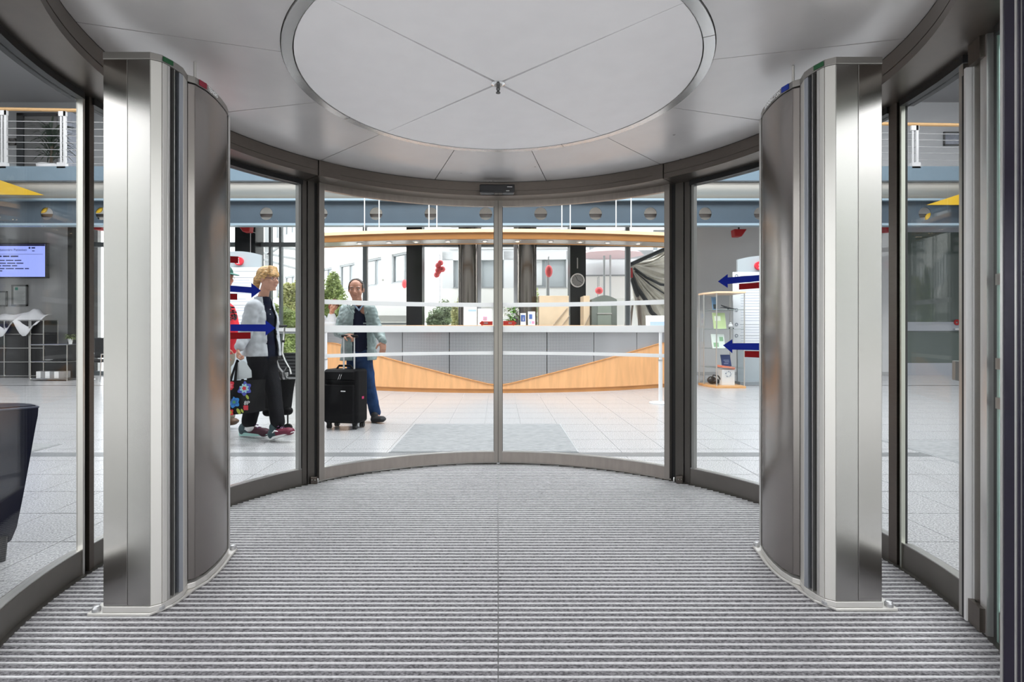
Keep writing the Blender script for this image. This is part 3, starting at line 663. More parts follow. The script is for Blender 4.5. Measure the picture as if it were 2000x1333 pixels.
for (px, w_, lab) in ((914, 19, 'polished bronze round column left of the door gap'), (1029, 19, 'polished bronze round column right of the door gap')):
    d = 12.4; x = xx(px, d); t = thing('round_column', lab, 'column', (x, d, 0))
    MB().lathe((x, d, 0), [(w_ / F * d, 0), (w_ / F * d, 3.74)], 32).build('shaft', MIR, t, smooth=True)
    s_ = 1 if px < 970 else -1
    MB().box((x + s_ * .25 - .055, d + .1, 0), (x + s_ * .25 + .055, d + .2, 3.74)).build('side_fin', mat('pale_fin', (.55, .57, .60), .4), t)
# ---- clock
ck = thing('wall_clock', 'round white-rimmed clock hanging on the black column', 'clock', P(1128, 548, BW - .36))
c = P(1128, 548, BW - .38)
def disc(mb, c, r0, r1, y0, y1, n=40):
    vs = []; fs = []
    for (r_, y_) in ((r0, y0), (r1, y0), (r1, y1), (r0, y1)): vs += [(c[0] + r_ * math.cos(2 * math.pi * k / n), y_, c[2] + r_ * math.sin(2 * math.pi * k / n)) for k in range(n)]
    for j in range(4):
        for k in range(n): fs.append((j * n + k, j * n + (k + 1) % n, ((j + 1) % 4) * n + (k + 1) % n, ((j + 1) % 4) * n + k))
    return mb.add(vs, fs)
MB().add(*(lambda q: (q.v, q.f))(disc(MB(), c, .145, .168, c.y - .03, c.y + .02))).build('rim', mat('clock_rim', (.85, .85, .85), .3), ck, smooth=True)
MB().add(*(lambda q: (q.v, q.f))(disc(MB(), c, .0, .146, c.y - .008, c.y + .02))).build('dial', mat('clock_dial', (.30, .30, .30), .5), ck)
q = MB()
for k in range(12):
    a_ = k * math.pi / 6; u = Vector((math.sin(a_), 0, math.cos(a_))); q.obox(c + u * .122 + Vector((0, -.011, 0)), u * .013, Vector((0, .002, 0)), u.cross(Vector((0, 1, 0))) * .003)
q.build('hour_marks', BLACKR, ck)
for (a_, L_) in ((R(-25), .11), (R(118), .105)):
    u = Vector((math.sin(a_), 0, math.cos(a_))); MB().obox(c + u * L_ / 2 + Vector((0, -.014, 0)), u * L_ / 2, Vector((0, .002, 0)), u.cross(Vector((0, 1, 0))) * .005).build('clock_hand', BLACKR, ck)
MB().box((c.x - .012, c.y, zz(528, BW)), (c.x + .012, c.y + .02, zz(508, BW))).build('hanger', mat('hanger_grey', (.4, .4, .4), .4), ck)
# ================================================================ RECEPTION COUNTER
ctr = thing('reception_counter', 'long curved reception counter with beech base and grey perforated front', 'counter', (0, 9.4, 0))
CR = 6.2; CCy = 9.34 + CR; CC = Vector((-.02, CCy, 0))
def cpt(x, off=0):   # point on counter front at lateral x (off: towards back)
    r_ = CR - off; s_ = (x - CC.x) / CR; return (CC.x + r_ * s_, CCy - r_ * math.sqrt(1 - s_ * s_))
XL, XR = -4.14, 4.04; NC = 64
xs = [XL + (XR - XL) * i / NC for i in range(NC + 1)]
def strip(name, offs, zlo, zhi, m, x0=XL, x1=XR, n=NC, parent=ctr, smooth=True, bev=0):
    """curved slab following the counter; zlo/zhi may be functions of x"""
    q = MB(); vs = []; X = [x0 + (x1 - x0) * i / n for i in range(n + 1)]
    fz = lambda z, x: z(x) if callable(z) else z
    for x in X:
        a_ = cpt(x, offs[0]); b_ = cpt(x, offs[1])
        vs += [(a_[0], a_[1], fz(zlo, x)), (b_[0], b_[1], fz(zlo, x)), (b_[0], b_[1], fz(zhi, x)), (a_[0], a_[1], fz(zhi, x))]
    fs = []
    for i in range(n):
        b = i * 4
        for k in range(4): fs.append((b + k, b + 4 + k, b + 4 + (k + 1) % 4, b + (k + 1) % 4))
    fs += [(0, 1, 2, 3), (n * 4 + 3, n * 4 + 2, n * 4 + 1, n * 4)]
    q.add(vs, fs); return q.build(name, m, parent, smooth=smooth, bevel=bev)
def wtop(x):
    ax = abs(x + .0); d = cpt(x)[1]
    return max(.145, min(.865, .145 + (ax - .12) * (.72 / 3.05)))
BEECH = mat('beech_front', (.80, .42, .185), .40, noise=.07, nscale=3, stretch=(5, 5, .7))
BEECH_D = mat('beech_plinth', (.62, .28, .09), .42, noise=.08, nscale=3)
strip('plinth', (.02, .10), .0, .075, BEECH_D)
strip('beech_base', (0, .06), .075, wtop, BEECH)
strip('beech_edge', (-.012, .06), lambda x: wtop(x), lambda x: wtop(x) + .012, BEECH_D)
def perf():
    m = mat('perforated_steel', (.46, .46, .47), .25, .35); n = m.node_tree.nodes; l = m.node_tree.links; b = n['Principled BSDF']
    tc = n.new('ShaderNodeTexCoord'); mp = n.new('ShaderNodeMapping'); mp.inputs['Scale'].default_value = (42, 1, 42); v = n.new('ShaderNodeTexVoronoi'); v.inputs['Randomness'].default_value = 0; v.inputs['Scale'].default_value = 1
    r = n.new('ShaderNodeValToRGB'); r.color_ramp.elements[0].position = .30; r.color_ramp.elements[1].position = .36
    r.color_ramp.elements[0].color = (.10, .10, .105, 1); r.color_ramp.elements[1].color = (.43, .43, .44, 1)
    l.new(tc.outputs['Object'], mp.inputs['Vector']); l.new(mp.outputs[0], v.inputs['Vector']); l.new(v.outputs['Distance'], r.inputs['Fac']); l.new(r.outputs[0], b.inputs['Base Color']); return m
PERF = perf()
nn = 8
for i in range(nn):
    xa = -3.5 + 7.0 * i / nn + .006; xb = -3.5 + 7.0 * (i + 1) / nn - .006
    strip('perforated_panel', (.02, .035), lambda x: wtop(x) + .008, 1.165, PERF, xa, xb, 8)
strip('counter_top', (-.06, .55), 1.172, 1.205, WOODL, bev=.004)
strip('inner_desk', (.30, .60), .74, .77, WOODL)
strip('inner_panel', (.36, .40), .02, 1.17, mat('inner_grey', (.30, .30, .31), .5))
for x in (-3.55, 3.55):
    a_ = cpt(x, .1); MB().box((a_[0] - .02, a_[1] - .02, .86), (a_[0] + .02, a_[1] + .02, 1.17)).build('support_post', CHROME, ctr)
for sgn in (-1, 1):
    x = XL if sgn < 0 else XR; a_ = cpt(x, 0); b_ = cpt(x, .9)
    MB().prism([(a_[0], a_[1]), (b_[0], b_[1]), (b_[0] - sgn * .04, b_[1]), (a_[0] - sgn * .04, a_[1])], .0, .865).build('end_panel', BEECH, ctr)
# ---- canopy above the counter
can = thing('counter_canopy', 'curved beech canopy with downlights hanging over the counter', 'canopy', (0, 9.9, 2.85))
KR = 14.5; KC = Vector((-.04, 9.8 + KR, 0))
def kpt(x, off): r_ = KR - off; s_ = (x - KC.x) / KR; return (KC.x + r_ * s_, KC.y - r_ * math.sqrt(1 - s_ * s_))
def kstrip(name, offs, z0, z1, m, x0=-3.76, x1=3.68, n=40, bev=0):
    q = MB(); vs = []
    for i in range(n + 1):
        x = x0 + (x1 - x0) * i / n; a_ = kpt(x, offs[0]); b_ = kpt(x, offs[1]); vs += [(a_[0], a_[1], z0), (b_[0], b_[1], z0), (b_[0], b_[1], z1), (a_[0], a_[1], z1)]
    fs = []
    for i in range(n):
        b = i * 4
        for k in range(4): fs.append((b + k, b + 4 + k, b + 4 + (k + 1) % 4, b + (k + 1) % 4))
    fs += [(0, 1, 2, 3), (n * 4 + 3, n * 4 + 2, n * 4 + 1, n * 4)]
    q.add(vs, fs); return q.build(name, m, can, smooth=True, bevel=bev)
kz = zz(467, 9.8)
kstrip('canopy_fascia', (0, .05), kz, kz + .125, mat('canopy_wood', (.31, .135, .035), .38, noise=.06, nscale=4, stretch=(1, 1, 10)), bev=.004)
kstrip('canopy_lip', (-.03, .09), kz + .12, kz + .185, mat('pale_beech', (.86, .58, .36), .4, noise=.04, nscale=4), bev=.004)
kstrip('canopy_soffit', (.05, .62), kz + .012, kz + .03, mat('canopy_soffit', (.55, .56, .57), .25, .3))
kstrip('canopy_back', (.58, .62), kz - .0, kz + .12, mat('canopy_back_wood', (.6, .33, .13), .4))
for px in (690, 752, 808, 873, 946, 1012, 1078, 1138, 1195, 1260):
    x = xx(px, 10.05); a_ = kpt(x, .27)
    t = MB(); t.lathe((a_[0], a_[1], kz), [(.055, -.004), (.065, .002), (.065, .012)], 20); dn = t.build('downlight_ring', CHROME, can, smooth=True)
    MB().lathe((a_[0], a_[1], kz - .006), [(.03, 0), (.03, .004)], 16).build('downlight_lamp', mat('warm_lamp', (1, .8, .6), .5, emit=((1, .72, .42), 6)), can)
for px in (700, 731, 834, 850, 1101, 1118, 1213, 1245):
    a_ = kpt(xx(px, 10.0), .25); MB().tube([(a_[0], a_[1], kz + .03), (a_[0], a_[1], 7.3)], .011, 8).build('suspension_rod', mat('pale_rod', (.8, .8, .8), .35, .4), can)
# ---- things on the counter
def ctop(px, off=.15):
    x = xx(px, 9.4)
    for _ in range(6): x = xx(px, cpt(x, off)[1])
    a_ = cpt(x, off); return Vector((a_[0], a_[1], 1.2055))
PAPERW = mat('white_paper', (.86, .86, .86), .5); PBLUE = mat('print_blue', (.06, .12, .35), .5); PLBL = mat('print_light_blue', (.35, .48, .75), .5); PPINK = mat('print_pink', (.6, .25, .4), .5)
ACR = glass_mat('acrylic', (.93, .95, .96), 1.0)
def sheet_stand(px, w_, h_, lab, prints, tilt=.12, rz=0):
    c = ctop(px); t = thing('leaflet_stand', lab, 'leaflet stand', c)
    def q4(u0, u1, v0, v1, o0, o1):
        mb = MB(); dn = Vector((0, tilt, 1)).normalized(); 
        vs = [c + Vector((u, 0, 0)) + dn * v + Vector((0, -1, tilt)).normalized() * o for o in (o0, o1) for (u, v) in ((u0, v0), (u1, v0), (u1, v1), (u0, v1))]
        mb.add(vs, [(0, 3, 2, 1), (4, 5, 6, 7), (0, 1, 5, 4), (1, 2, 6, 5), (2, 3, 7, 6), (3, 0, 4, 7)]); return mb
    q4(-w_ / 2, w_ / 2, .004, h_, 0, .006).build('sheet', PAPERW, t)
    MB().box((c.x - w_ / 2, c.y - .04, c.z), (c.x + w_ / 2, c.y + .07, c.z + .006)).build('foot', mat('stand_foot', (.6, .62, .64), .3), t)
    for (u0, u1, v0, v1, m) in prints: q4(u0 * w_, u1 * w_, v0 * h_, v1 * h_, .0065, .008).build('printed_patch', m, t)
    return t
sheet_stand(917, .24, .34, 'white leaflet stand with blue band, left of the plant', [(-.15, .45, .74, .84, PLBL), (-.4, .4, .45, .47, PLBL)])
sheet_stand(946, .25, .30, 'white notice with pink circle just left of the door gap', [(-.12, .18, .28, .52, PPINK), (-.06, .12, .34, .46, PAPERW)])
sheet_stand(1023, .10, .22, 'small blue and white leaflet holder right of the plant', [(-.4, .4, .3, .85, PBLUE), (-.05, .1, .4, .7, PAPERW)])
sheet_stand(1040, .13, .25, 'white brochure holder with blue and pink print', [(-.35, .1, .45, .8, PBLUE), (0, .4, .1, .3, PPINK), (-.3, -.05, .1, .3, PLBL)])
sheet_stand(1289, .40, .20, 'low white sign with pale blue panel on the right of the counter', [(-.3, .48, .02, .4, PLBL)])
sheet_stand(1352, .13, .32, 'narrow leaflet holder at the right end of the counter', [(-.4, .3, .5, .8, PLBL), (-.2, .3, .2, .4, PPINK)])
sheet_stand(588, .16, .36, 'leaflet holder at the left end of the counter beside the bronze post', [(-.4, .4, .3, .6, PPINK)])
fp = thing('flowering_plant', 'white-flowered green plant in a dark pot on the counter', 'plant', ctop(996))
c = ctop(1000)
MB().lathe(c + Vector((.07, 0, 0)), [(.05, 0), (.065, .10), (.07, .12), (.05, .12)], 16).build('pot', mat('dark_pot', (.04, .045, .05), .4), fp, smooth=True)
q = MB(); q2 = MB()
for i in range(70):
    a_ = random.uniform(0, 6.28); rr_ = random.uniform(.03, .19); z = random.uniform(.05, .34); b_ = c + Vector((rr_ * .5 * math.cos(a_), .06 * math.sin(a_), z)); leafblade(q, b_, b_ + Vector((math.cos(a_) * .09, math.sin(a_) * .05, random.uniform(-.03, .07))), .032, 4)
for i in range(14):
    a_ = random.uniform(0, 6.28); b_ = c + Vector((random.uniform(-.15, .12), -.07 + random.uniform(-.02, .02), random.uniform(.14, .32)))
    for k in range(5): u = Vector((math.cos(k * 1.257), -.2, math.sin(k * 1.257))); leafblade(q2, b_, b_ + u * .03, .014, 2, 0)
q.build('foliage', GREEN, fp); q2.build('blossoms', mat('white_petal', (.9, .9, .85), .5), fp)
# ---- back counter and arched cabinet
d = 12.1
bc = thing('back_counter', 'pale beech back counter with sloping battens behind the reception', 'counter', (xx(1080, d), d, 0))
MB().box((xx(1053, d), d, 0), (xx(1111, d), d + .5, zz(578, d))).build('carcass', mat('pale_ply', (.85, .66, .45), .5, noise=.04, nscale=4), bc, bevel=.005)
MB().box((xx(1140, d), d, 0), (xx(1152, d), d + .5, zz(578, d))).build('carcass', MATS['pale_ply'], bc, bevel=.005)
for (x0_, y0_, x1_, y1_) in ((1080, 636, 1108, 602), (1098, 636, 1112, 617), (1142, 636, 1152, 614)):
    a_ = P(x0_, y0_, d - .03); b_ = P(x1_, y1_, d - .03); MB().tube([a_, b_], .012, 6).build('batten', mat('batten', (.6, .48, .36), .5), bc)
ac = thing('arched_cabinet', 'grey-green arched glazed cabinet behind the counter', 'cabinet', (xx(1180, 12.0), 12.0, 0))
x0_, x1_ = xx(1156, 12), xx(1205, 12); zt2 = zz(577, 12); n = 12
pts = [(x0_, 0), (x1_, 0), (x1_, zt2 - .10)] + [(x1_ + (x0_ - x1_) * i / n, zt2 - .10 + .10 * math.sin(math.pi * i / n)) for i in range(1, n)] + [(x0_, zt2 - .10)]
q = MB(); k = len(pts); q.add([(x, 12.0, z) for (x, z) in pts] + [(x, 12.35, z) for (x, z) in pts], [tuple(range(k)), tuple(range(2 * k - 1, k - 1, -1))] + [(i, (i + 1) % k, k + (i + 1) % k, k + i) for i in range(k)])
q.build('body', mat('grey_green_cabinet', (.20, .225, .20), .35, .2), ac)
xm = (x0_ + x1_) / 2
MB().box((x0_ + .13, 11.985, .3), (x1_ - .13, 12.0, zt2 - .22)).build('door', mat('cabinet_glass', (.28, .32, .27), .15), ac, bevel=.003)
MB().box((x0_ + .12, 11.97, zz(614, 12)), (x1_ - .12, 11.986, zz(612, 12))).build('door_bar', ALU, ac)
# ---- stanchions
def stanchion(px, d, lab, zt_=1.08):
    x = xx(px, d); t = thing('stanchion', lab, 'stanchion', (x, d, 0))
    W = mat('white_enamel', (.72, .72, .73), .3)
    MB().lathe((x, d, 0), [(.17, .001), (.17, .012), (.05, .025), (.03, .03)], 28).build('base', W, t, smooth=True)
    MB().tube([(x, d, .02), (x, d, zt_ - .42)], .030, 14).build('lower_tube', W, t, smooth=True)
    MB().tube([(x, d, zt_ - .42), (x, d, zt_)], .024, 14).build('upper_tube', W, t, smooth=True)
    MB().lathe((x, d, zt_ - .43), [(.034, 0), (.034, .02)], 14).build('collar', ALU, t); MB().lathe((x, d, zt_), [(.03, 0), (.03, .03), (.01, .04)], 14).build('cap', ALU, t, smooth=True)
stanchion(1290, 8.07, 'white queue post in front of the counter, right side'); stanchion(636, 8.3, 'white queue post behind the suitcase, left side')
# ================================================================ INFORMATION TOTEMS
TOT = mat('totem_grey', (.42, .47, .50), .35); REDI = mat('info_red', (.75, .03, .05), .4)
def totem(xa, xb, d, ztop, lab, irel):
    t = thing('information_totem', lab, 'sign', ((xa + xb) / 2, d, 0)); n = 14
    arcp = [(xa + (xb - xa) * i / n, ztop - .12 + .12 * math.sin(math.pi * (.12 + .76 * i / n))) for i in range(n + 1)]
    pts = [(xb, .06), (xa, .06)] + arcp; k = len(pts)
    q = MB(); q.add([(x, d, z) for (x, z) in pts] + [(x, d + .06, z) for (x, z) in pts], [tuple(range(k)), tuple(range(2 * k - 1, k - 1, -1))] + [(i, (i + 1) % k, k + (i + 1) % k, k + i) for i in range(k)])
    q.build('back_panel', TOT, t)
    w_ = xb - xa
    MB().box((xa - .12, d - .05, .85), (xb + .05, d - .02, ztop - .34)).build('board', mat('board_white', (.80, .82, .85), .35), t, bevel=.004)
    q = MB(); q2 = MB()
    rnd = random.Random(5)
    for (zz0, nlines) in ((ztop - .42, 0), (ztop - .55, 9), (ztop - 1.12, 4), (ztop - 1.42, 3), (ztop - 1.65, 2)):
        q2.box((xa + .02, d - .052, zz0 - .004), (xb, d - .05, zz0 + .004))
        for i in range(nlines): q.box((xa + .04, d - .052, zz0 - .06 - i * .055), (xa + .04 + w_ * rnd.uniform(.45, .92), d - .05, zz0 - .048 - i * .055))
    q.build('text_lines', mat('faint_text', (.50, .54, .62), .5), t); q2.build('divider_lines', mat('divider', (.25, .28, .32), .5), t)
    for zc in (ztop - .42, ztop - 1.12, ztop - 1.42, ztop - 1.65):
        cc = (xa - .05, d - .05, zc); r = disc(MB(), cc, .02, .034, d - .056, d - .05, 20); r.build('bullet_ring', mat('divider', (0, 0, 0)), t)
    ci = (xa + w_ * irel, d - .07, ztop - .21)
    disc(MB(), ci, 0, .085, d - .07, d - .0, 28).build('info_disc', REDI, t)
    q = MB(); q.box((ci[0] - .014, d - .074, ci[2] - .05), (ci[0] + .014, d - .07, ci[2] + .018)); q.box((ci[0] - .028, d - .074, ci[2] - .055), (ci[0] + .028, d - .07, ci[2] - .042)); q.box((ci[0] - .028, d - .074, ci[2] + .008), (ci[0] + .01, d - .07, ci[2] + .02)); disc(q, (ci[0], 0, ci[2] + .045), 0, .016, d - .074, d - .07, 14)
    q.build('info_letter', PAPERW, t)
    MB().box((xa - .02, d - .15, 0), (xb + .02, d + .2, .06)).build('foot', mat('totem_foot', (.3, .33, .35), .4), t)
totem(xx(1441, 10.9), xx(1441, 10.9) + 1.0, 10.9, zz(500, 10.9), 'information board with red i on the right, behind the glass showcase', .42)
totem(xx(510, 10.9) - 1.0, xx(510, 10.9), 10.9, zz(491, 10.9), 'information board with red i on the left, behind the woman', .56)
# ================================================================ GLASS SHOWCASE
sx0, sx1, sd = xx(1383, 10.3), xx(1446, 10.3), 10.3
sc_ = thing('glass_showcase', 'tall corner glass showcase with wooden top and base', 'showcase', ((sx0 + sx1) / 2, sd, 0))
fx = xx(1401, 10.1)
foot = [(sx0, 10.5), (fx, 10.13), (sx1, 10.13), (sx1, 10.75), (sx0, 10.75)]
def grow(pts, k): 
    cx = sum(p[0] for p in pts) / len(pts); cy = sum(p[1] for p in pts) / len(pts); return [(cx + (p[0] - cx) * k, cy + (p[1] - cy) * k) for p in pts]
MB().prism(grow(foot, 1.06), 0, .045).build('base', WOODL, sc_, bevel=.003)
zs = zz(570, 10.2)
MB().prism(grow(foot, 1.06), zs - .035, zs).build('top', mat('pale_top', (.85, .62, .42), .4), sc_, bevel=.003)
for p in foot:
    MB().tube([(p[0], p[1], .045), (p[0], p[1], zs - .035)], .012, 8).build('corner_rod', ALU, sc_)
shelf_z = [zz(y_, 10.3) for y_ in (606, 643, 681, 718)]
for z in shelf_z: MB().prism(grow(foot, .97), z - .006, z).build('glass_shelf', mat('shelf_glass_edge', (.28, .34, .33), .15, .2) if False else SHELF if 'SHELF' in globals() else GLASS, sc_)
for i in range(len(foot)):
    a_, b_ = Vector((*foot[i], 0)), Vector((*foot[(i + 1) % len(foot)], 0)); u = (b_ - a_).normalized(); m_ = (a_ + b_) / 2; nrm = Vector((u.y, -u.x, 0))
    MB().obox((m_.x, m_.y, (zs + .01) / 2), u * ((b_ - a_).length / 2 - .012), nrm * .002, (0, 0, (zs - .085) / 2)).build('glass_side', GLASS_BACK, sc_)
for z in shelf_z:
    q = MB(); q.tube([(sx0, 10.5, z), (fx, 10.13, z), (sx1, 10.13, z)], .004, 6); q.build('shelf_edge', mat('shelf_edge', (.22, .27, .26), .3), sc_)
def book(px0, px1, z, h_, lab, m, pr=None, d=10.35, th=.03):
    t = thing('book', lab, 'book', (xx((px0 + px1) / 2, d), d, z)); x0_, x1_ = xx(px0, d), xx(px1, d)
    q = MB(); q.add([(x0_, d, z + .001), (x1_, d, z + .001), (x1_, d + th, z + .001), (x0_, d + th, z + .001), (x0_, d + .08, z + h_), (x1_, d + .08, z + h_), (x1_, d + .08 + th, z + h_), (x0_, d + .08 + th, z + h_)], [(0, 3, 2, 1), (4, 5, 6, 7), (0, 1, 5, 4), (1, 2, 6, 5), (2, 3, 7, 6), (3, 0, 4, 7)])
    q.build('cover', m, t, bevel=.002)
    if pr:
        q = MB(); w_ = x1_ - x0_
        for (u0, u1, v0, v1) in pr[1]:
            q.add([(x0_ + u * w_, d + .08 * v - .002, z + h_ * v) for (u, v) in ((u0, v0), (u1, v0), (u1, v1), (u0, v1))], [(0, 1, 2, 3)])
        q.build('cover_print', pr[0], t)
book(1393, 1402, shelf_z[0], .26, 'blue picture book on the top shelf of the showcase', mat('book_blue', (.10, .22, .38), .4), (mat('book_dark', (.04, .06, .07), .5), [(.1, .9, .1, .45)]))
book(1395, 1419, shelf_z[1], .32, 'pale green book on the second shelf of the showcase', mat('book_green', (.55, .68, .35), .4), (mat('book_white', (.8, .85, .7), .5), [(.1, .6, .5, .8)]))
book(1392, 1417, shelf_z[2], .28, 'white and green brochure on the third showcase shelf', mat('book_pale', (.78, .84, .78), .4), (mat('book_leafy', (.3, .5, .3), .5), [(.1, .5, .1, .4), (.6, .9, .5, .8)]))
book(1411, 1429, shelf_z[3] + .02, .22, 'dark blue booklet on the lowest glass shelf', mat('book_navy', (.02, .035, .12), .4), (mat('book_print', (.35, .4, .55), .5), [(.2, .8, .5, .54), (.3, .8, .35, .39), (.2, .7, .2, .24)]))
bx_ = thing('white_box', 'white box with dark blue emblem and orange lid in the showcase', 'box', (xx(1424, 10.3), 10.3, .045))
x0_, x1_ = xx(1410, 10.25), xx(1435, 10.25)
MB().box((x0_, 10.25, .046), (x1_, 10.45, zz(722, 10.25))).build('carton', mat('carton', (.80, .80, .80), .5), bx_, bevel=.003)
MB().obox(((x0_ + x1_) / 2 - .01, 10.34, zz(718, 10.25)), (.135, 0, -.02), (0, .11, 0), (.004, 0, .02)).build('orange_lid', mat('orange_lid', (.80, .22, .12), .4), bx_, bevel=.005)
q = MB(); cc = ((x0_ + x1_) / 2, 10.249, .26)
for k in range(9): a_ = k * .7; q.obox((cc[0] + .05 * math.cos(a_), 10.248, cc[2] + .05 * math.sin(a_)), (.014 * math.cos(a_ + .8), 0, .014 * math.sin(a_ + .8)), (0, .0015, 0), (.006 * math.sin(a_), 0, .006 * math.cos(a_)))
q.build('emblem', mat('emblem_blue', (.08, .12, .22), .5), bx_)
ml = thing('black_leather_shoe', 'black object like a small camera bag on the floor of the showcase', 'bag', (xx(1396, 10.35), 10.35, .046))
ml.name = 'camera_bag'
q = MB(); q.ball((xx(1393, 10.35), 10.42, .13), .085, 12, 8, (1.1, .8, .9)); q.ball((xx(1400, 10.35), 10.40, .11), .065, 12, 8, (1.2, .9, .8)); q.build('bag_body', mat('black_leather', (.02, .02, .022), .4), ml, smooth=True)
MB().tube([P(1388, 744, 10.33), P(1393, 733, 10.33), P(1403, 735, 10.33), P(1409, 745, 10.33)], .012, 8).build('strap', MATS['black_leather'], ml, smooth=True)
md = thing('model_aircraft', 'small dark model on the top showcase shelf', 'model', (xx(1420, 10.4), 10.4, shelf_z[0]))
q = MB(); q.tube([(xx(1408, 10.4), 10.4, shelf_z[0] + .10), (xx(1422, 10.4), 10.4, shelf_z[0] + .045), (xx(1434, 10.4), 10.4, shelf_z[0] + .03)], [.008, .02, .008], 8); q.build('fuselage', mat('model_dark', (.05, .06, .07), .4), md)
q = MB(); q.obox((xx(1422, 10.4), 10.4, shelf_z[0] + .04), (.13, 0, -.015), (0, .06, 0), (0, 0, .004)); q.box((xx(1421, 10.4), 10.39, shelf_z[0]), (xx(1423, 10.4), 10.41, shelf_z[0] + .04)); q.build('wing', MATS['model_dark'], md)
cu = thing('white_figurine', 'small white figurine with dark feet on the second showcase shelf', 'figurine', (xx(1427, 10.4), 10.4, shelf_z[1]))
q = MB(); q.ball((xx(1427, 10.4), 10.4, shelf_z[1] + .06), .045, 12, 8, (1, 1, .9)); q.ball((xx(1427, 10.4), 10.4, shelf_z[1] + .11), .022, 10, 6); q.build('body', PAPERW, cu, smooth=True)
q = MB(); q.ball((xx(1423, 10.4), 10.37, shelf_z[1] + .014), .013, 8, 6); q.ball((xx(1431, 10.4), 10.37, shelf_z[1] + .014), .013, 8, 6); q.build('feet', BLACKR, cu)
# ================================================================ LEFT SIDE LOBBY
tv = thing('wall_screen', 'blue-lit information screen hanging on the left wall', 'screen', (xx(20, 12.9), 12.9, 2.8))
d = 12.8; X0, X1, Z0, Z1 = xx(-60, d), xx(88, d), zz(541, d), zz(477, d)
MB().box((X0 - .03, d, Z0 - .03), (X1 + .04, d + .08, Z1 + .03)).build('bezel', BLACKR, tv, bevel=.004)
MB().box((X0, d - .004, Z0), (X1, d - .001, Z1)).build('display', mat('lit_display', (.2, .25, .6), .3, emit=((.30, .37, .86), .75)), tv)
MB().box((X0, d - .006, Z1 - .05), (X1, d - .0045, Z1)).build('header_bar', mat('display_navy', (.01, .01, .12), .3), tv)
DT = mat('display_text', (.02, .03, .22), .4); q = MB()
textplate(q, 'für stationäre Patienten', (xx(53, d), d - .007, zz(488.5, d)), (1, 0, 0), (0, 0, 1), .085, 'RIGHT', .001)
def bars(x0p, x1p, py, h_, seed):
    rb_ = random.Random(seed); x = xx(x1p, d); xe = xx(x0p, d)
    while x > xe: w_ = rb_.uniform(.08, .26); q.box((max(xe, x - w_), d - .007, zz(py, d) - h_ / 2), (x, d - .0055, zz(py, d) + h_ / 2)); x -= w_ + .03
bars(62, 69, 484.5, .035, 1); bars(63, 68, 490.5, .02, 2)
for k, (xr_, y_, h_) in enumerate(((36, 501, .034), (42, 509, .026), (46, 514.5, .026), (34, 519.5, .026), (57, 525, .026), (5, 529.5, .026))): bars(-55, xr_, y_, h_, 10 + k)
q.box((X0, d - .007, zz(497.2, d)), (X1 - .05, d - .0055, zz(496.6, d))); disc(q, (xx(58, d), 0, zz(484.5, d)), 0, .024, d - .007, d - .0045, 14)
q.build('display_lettering', DT, tv)
picture(-25, 569, 15, 599, BW - .01, 'framed notice under the screen, at the left edge', FR, PAPER)
t, (x0_, x1_, z0_, z1_) = picture(24, 557, 55, 598, BW - .01, 'upright framed certificate with green mark under the screen', FR, mat('certificate_pale', (.5, .52, .51), .5))
MB().box((x0_ + .08, BW - .026, z1_ - .13), (x0_ + .15, BW - .02, z1_ - .06)).build('green_mark', mat('green_mark', (.0, .22, .15), .5), t)
q = MB(); [q.box((x0_ + .06, BW - .026, z1_ - .18 - i * .035), (x1_ - .07 - .03 * (i % 3), BW - .02, z1_ - .175 - i * .035)) for i in range(8)]; q.build('text_lines', FR, t)
# black modular shelving
SB = mat('black_cabinet', (.006, .006, .007), .3); STL = mat('shelf_chrome', (.55, .55, .53), .25, .9)
def modular(name, lab, px0, px1, py0, d, cols, rows, openb=False, depth=.4):
    t = thing(name, lab, 'cabinet', (xx((px0 + px1) / 2, d), d, 0)); X0, X1, Z1 = xx(px0, d), xx(px1, d), zz(py0, d); Z0 = .04; r_ = .012
    if not openb:
        for i in range(cols):
            for j in range(rows):
                a0, a1 = X0 + (X1 - X0) * i / cols + .015, X0 + (X1 - X0) * (i + 1) / cols - .015; b0, b1 = Z0 + (Z1 - Z0) * j / rows + .015, Z0 + (Z1 - Z0) * (j + 1) / rows - .015
                MB().box((a0, d + .01, b0), (a1, d + depth, b1)).build('door_panel', SB, t, bevel=.004)
    else:
        MB().box((X0, d + depth - .02, Z0), (X1, d + depth, Z1)).build('back_panel', SB, t)
        for j in range(rows + 1): z = Z0 + (Z1 - Z0) * j / rows; MB().box((X0, d, z - .008), (X1, d + depth, z + .008)).build('shelf', SB, t)
    q = MB()
    for i in range(cols + 1):
        x = X0 + (X1 - X0) * i / cols
        for yy in (d, d + depth): q.tube([(x, yy, 0), (x, yy, Z1)], r_, 6)
    for j in range(rows + 1):
        z = Z0 + (Z1 - Z0) * j / rows
        for yy in (d, d + depth): q.tube([(X0, yy, z), (X1, yy, z)], r_, 6)
    q.build('chrome_frame', STL, t); return X0, X1, Z1
modular('modular_cabinet', 'tall black cabinet with chrome frame under the white cloth', -40, 57, 626, 12.4, 2, 4)
modular('modular_cabinet', 'narrow black cabinet beside the cloth-draped one', 59.5, 85, 626, 12.4, 1, 4)
X0, X1, Z1 = modular('open_shelf', 'low open chrome-framed shelf holding a plant at left', 59, 131, 674, 11.6, 1, 2, True)
rb = thing('striped_box', 'grey and white striped box on the low open shelf', 'box', (X0 + .3, 11.7, .05))
for i in range(6): MB().box((X0 + .06 + i * .1, 11.68, .05), (X0 + .159 + i * .1, 11.88, .2)).build('box_stripe', (PAPERW, mat('grey_stripe', (.3, .3, .3), .5))[i % 2], rb)
bw = thing('small_dish', 'small white dish on the middle of the open shelf', 'dish', (X0 + .28, 11.75, Z1 / 2 + .04))
